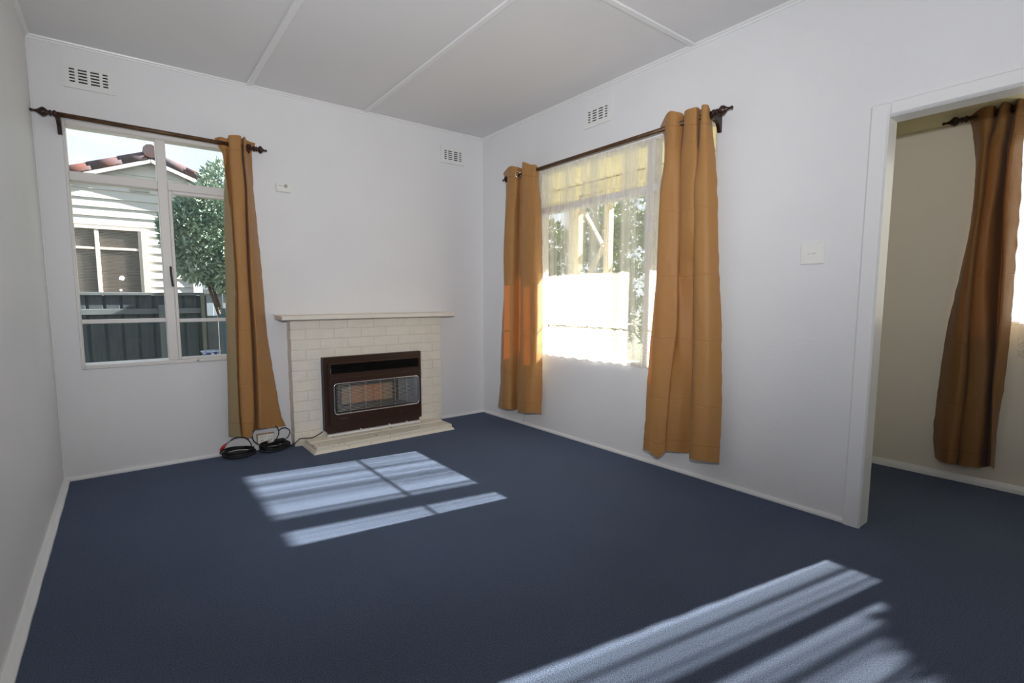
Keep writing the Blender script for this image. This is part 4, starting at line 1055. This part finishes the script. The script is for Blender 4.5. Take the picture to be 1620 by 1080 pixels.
def shrub(name, label, base, lobes, n, size, mt, seed, group=None, zmin=-9):
    t = thing(name, base, label, 'shrub', group); rng = random.Random(seed)
    vs, fs = foliage(rng, lobes, n, size, zmin)
    me = bpy.data.meshes.new('foliage'); me.from_pydata([tuple(Vector(v) - Vector(base)) for v in vs], [], fs); me.materials.append(mt)
    o = bpy.data.objects.new('foliage', me); COL.objects.link(o); o.parent = t; o['kind'] = 'stuff'
    m = MB()
    for k, (c, r) in enumerate(lobes[:4]):
        b = Vector(base) + Vector((0.05 * (k % 2), 0.05 * (k // 2), 0)); e = Vector(c); mid = b.lerp(e, .5) + Vector((0.05, -0.04 * k, 0))
        m.tube([b, mid, e], [0.035, 0.024, 0.010], 6)
    m.build('stems', bark_m, t)
    return t
shrub('garden_shrub', 'dense grey green leafy shrub beyond the fence outside the back window', (-1.6, 3.45, -0.45),
      [((-1.70, 3.35, 1.95), (0.55, 0.5, 0.62)), ((-2.00, 3.30, 1.75), (0.36, 0.36, 0.42)), ((-1.55, 3.45, 2.45), (0.46, 0.4, 0.46)), ((-2.12, 3.25, 1.95), (0.30, 0.3, 0.34)), ((-1.2, 3.4, 2.0), (0.55, 0.5, 0.7)), ((-1.85, 3.30, 2.2), (0.38, 0.35, 0.36)), ((-1.6, 3.3, 1.50), (0.42, 0.4, 0.30))],
      15000, 0.078, leaf_dark, 4)

# ================================================================ verandah and garden outside the right window
m = MB(); m.box(0.10, 1.45, -2.31, 2.6, -0.45, -0.05); struct(m, 'verandah_floor', deck_m)
vc = struct_empty('ceiling_verandah', (0.85, 0.0, 2.40))
for k in range(10):
    x0, x1 = 0.10 + 0.146 * k, 0.10 + 0.146 * (k + 1) - 0.004
    za, zb = 2.46 - (x0 - .1) * 0.11, 2.46 - (x1 - .1) * 0.11
    m = MB(); m.hexa([(x0, -2.31, za), (x1, -2.31, zb), (x1, 2.6, zb), (x0, 2.6, za), (x0, -2.31, za + .014), (x1, -2.31, zb + .014), (x1, 2.6, zb + .014), (x0, 2.6, za + .014)])
    m.build('lining_board', yellow_paint, vc)
m = MB(); m.hexa([(0.0, YF - .1, 2.60), (1.60, YF - .1, 2.34), (1.60, 2.7, 2.34), (0.0, 2.7, 2.60), (0.0, YF - .1, 2.66), (1.60, YF - .1, 2.40), (1.60, 2.7, 2.40), (0.0, 2.7, 2.66)]); struct(m, 'roof_verandah', roof_m)
m = MB(); m.box(1.565, 1.60, YF - .1, 2.7, 2.235, 2.40, 0.003); struct(m, 'trim_6', yellow_paint)
m = MB(); m.box(1.19, 1.27, -2.31, 2.6, 2.225, 2.33, 0.003); struct(m, 'trim_7', yellow_paint)
def vpost(label, y0, y1):
    t = thing('verandah_post', (1.23, (y0 + y1) / 2, -0.05), label, 'post', 'cream verandah posts')
    m = MB(); m.box(1.19, 1.27, y0, y1, -0.05, 2.225, 0.005); m.build('shaft', cream_post, t)
    m = MB(); m.box(1.18, 1.28, y0 - .01, y1 + .01, -0.05, 0.08, 0.004); m.build('foot', cream_post, t)
vpost('wide cream verandah post left of the crossed braces, behind the lace curtain', -0.115, 0.035)
vpost('slim cream verandah post right of the crossed braces, behind the lace curtain', -0.535, -0.470)
vpost('unseen cream verandah post added outside, right of the lace covered window', -2.13, -1.975)  # never in view; added for the dark gap it casts in the sun patch
br = thing('post_braces', (1.23, -0.29, 1.2), 'crossed cream timber braces between two verandah posts outside', 'bracing')
for p, q in (((1.22, -0.135, 2.10), (1.22, -0.450, 1.65)), ((1.24, -0.450, 1.70), (1.24, -0.135, 1.21)), ((1.24, -0.468, 2.19), (1.24, -0.117, 2.19)), ((1.22, -0.135, 1.40), (1.22, -0.450, 1.05))):
    m = MB(); m.bar(p, q, 0.02, 0.055, (1, 0, 0)); m.build('brace', cream_post, br)
rg = random.Random(12)
sh = [((6.15, 1.75, -0.45), 2.30, 0.80, 'leafy shrub behind the right mullion of the lace covered window'),
      ((6.25, 3.75, -0.45), 2.35, 0.80, 'leafy shrub seen between the crossed verandah braces'),
      ((6.25, 5.90, -0.45), 2.20, 0.80, 'leafy shrub left of the wide verandah post, behind the corner curtain side of the lace'),
      ((8.60, 2.60, -0.45), 2.75, 0.90, 'taller shrub farther back behind the leafy garden shrubs'),
      ((8.70, 5.20, -0.45), 3.00, 0.95, 'tall far shrub behind the crossed verandah braces')]
sh.append(((2.75, -0.50, -0.45), 1.75, 0.46, 'nearest garden shrub, just right of the slim verandah post behind the lace'))
for i, (b, hc, r, lab) in enumerate(sh):
    lobes = [((b[0] + rg.uniform(-.25, .25) * r, b[1] + rg.uniform(-.35, .35) * r, hc * f), (r * .75, r * .8, r * .7)) for f in (0.2, 0.5, 0.8, 1.05, 1.2)]
    shrub('garden_shrub', lab, b, lobes, 3600 if i < 5 else 3000, 0.17 if i < 5 else 0.10, leaf_olive, 20 + i, 'garden shrubs beyond the verandah')

shrub('garden_shrub', 'unseen garden shrub added to shade the lower sunroom window, out of view beyond the doorway', (2.7, -4.75, -0.45),
      [((2.7, -4.40, 1.25), (0.5, 0.52, 0.8)), ((2.75, -4.85, 1.35), (0.5, 0.5, 0.75)), ((2.7, -4.45, 0.5), (0.5, 0.5, 0.6)), ((2.7, -4.35, 1.5), (0.4, 0.42, 0.5)), ((2.8, -5.3, 1.2), (0.5, 0.5, 0.7))], 11000, 0.14, leaf_olive, 77)  # unseen shrub, added to keep sun off the lower pane
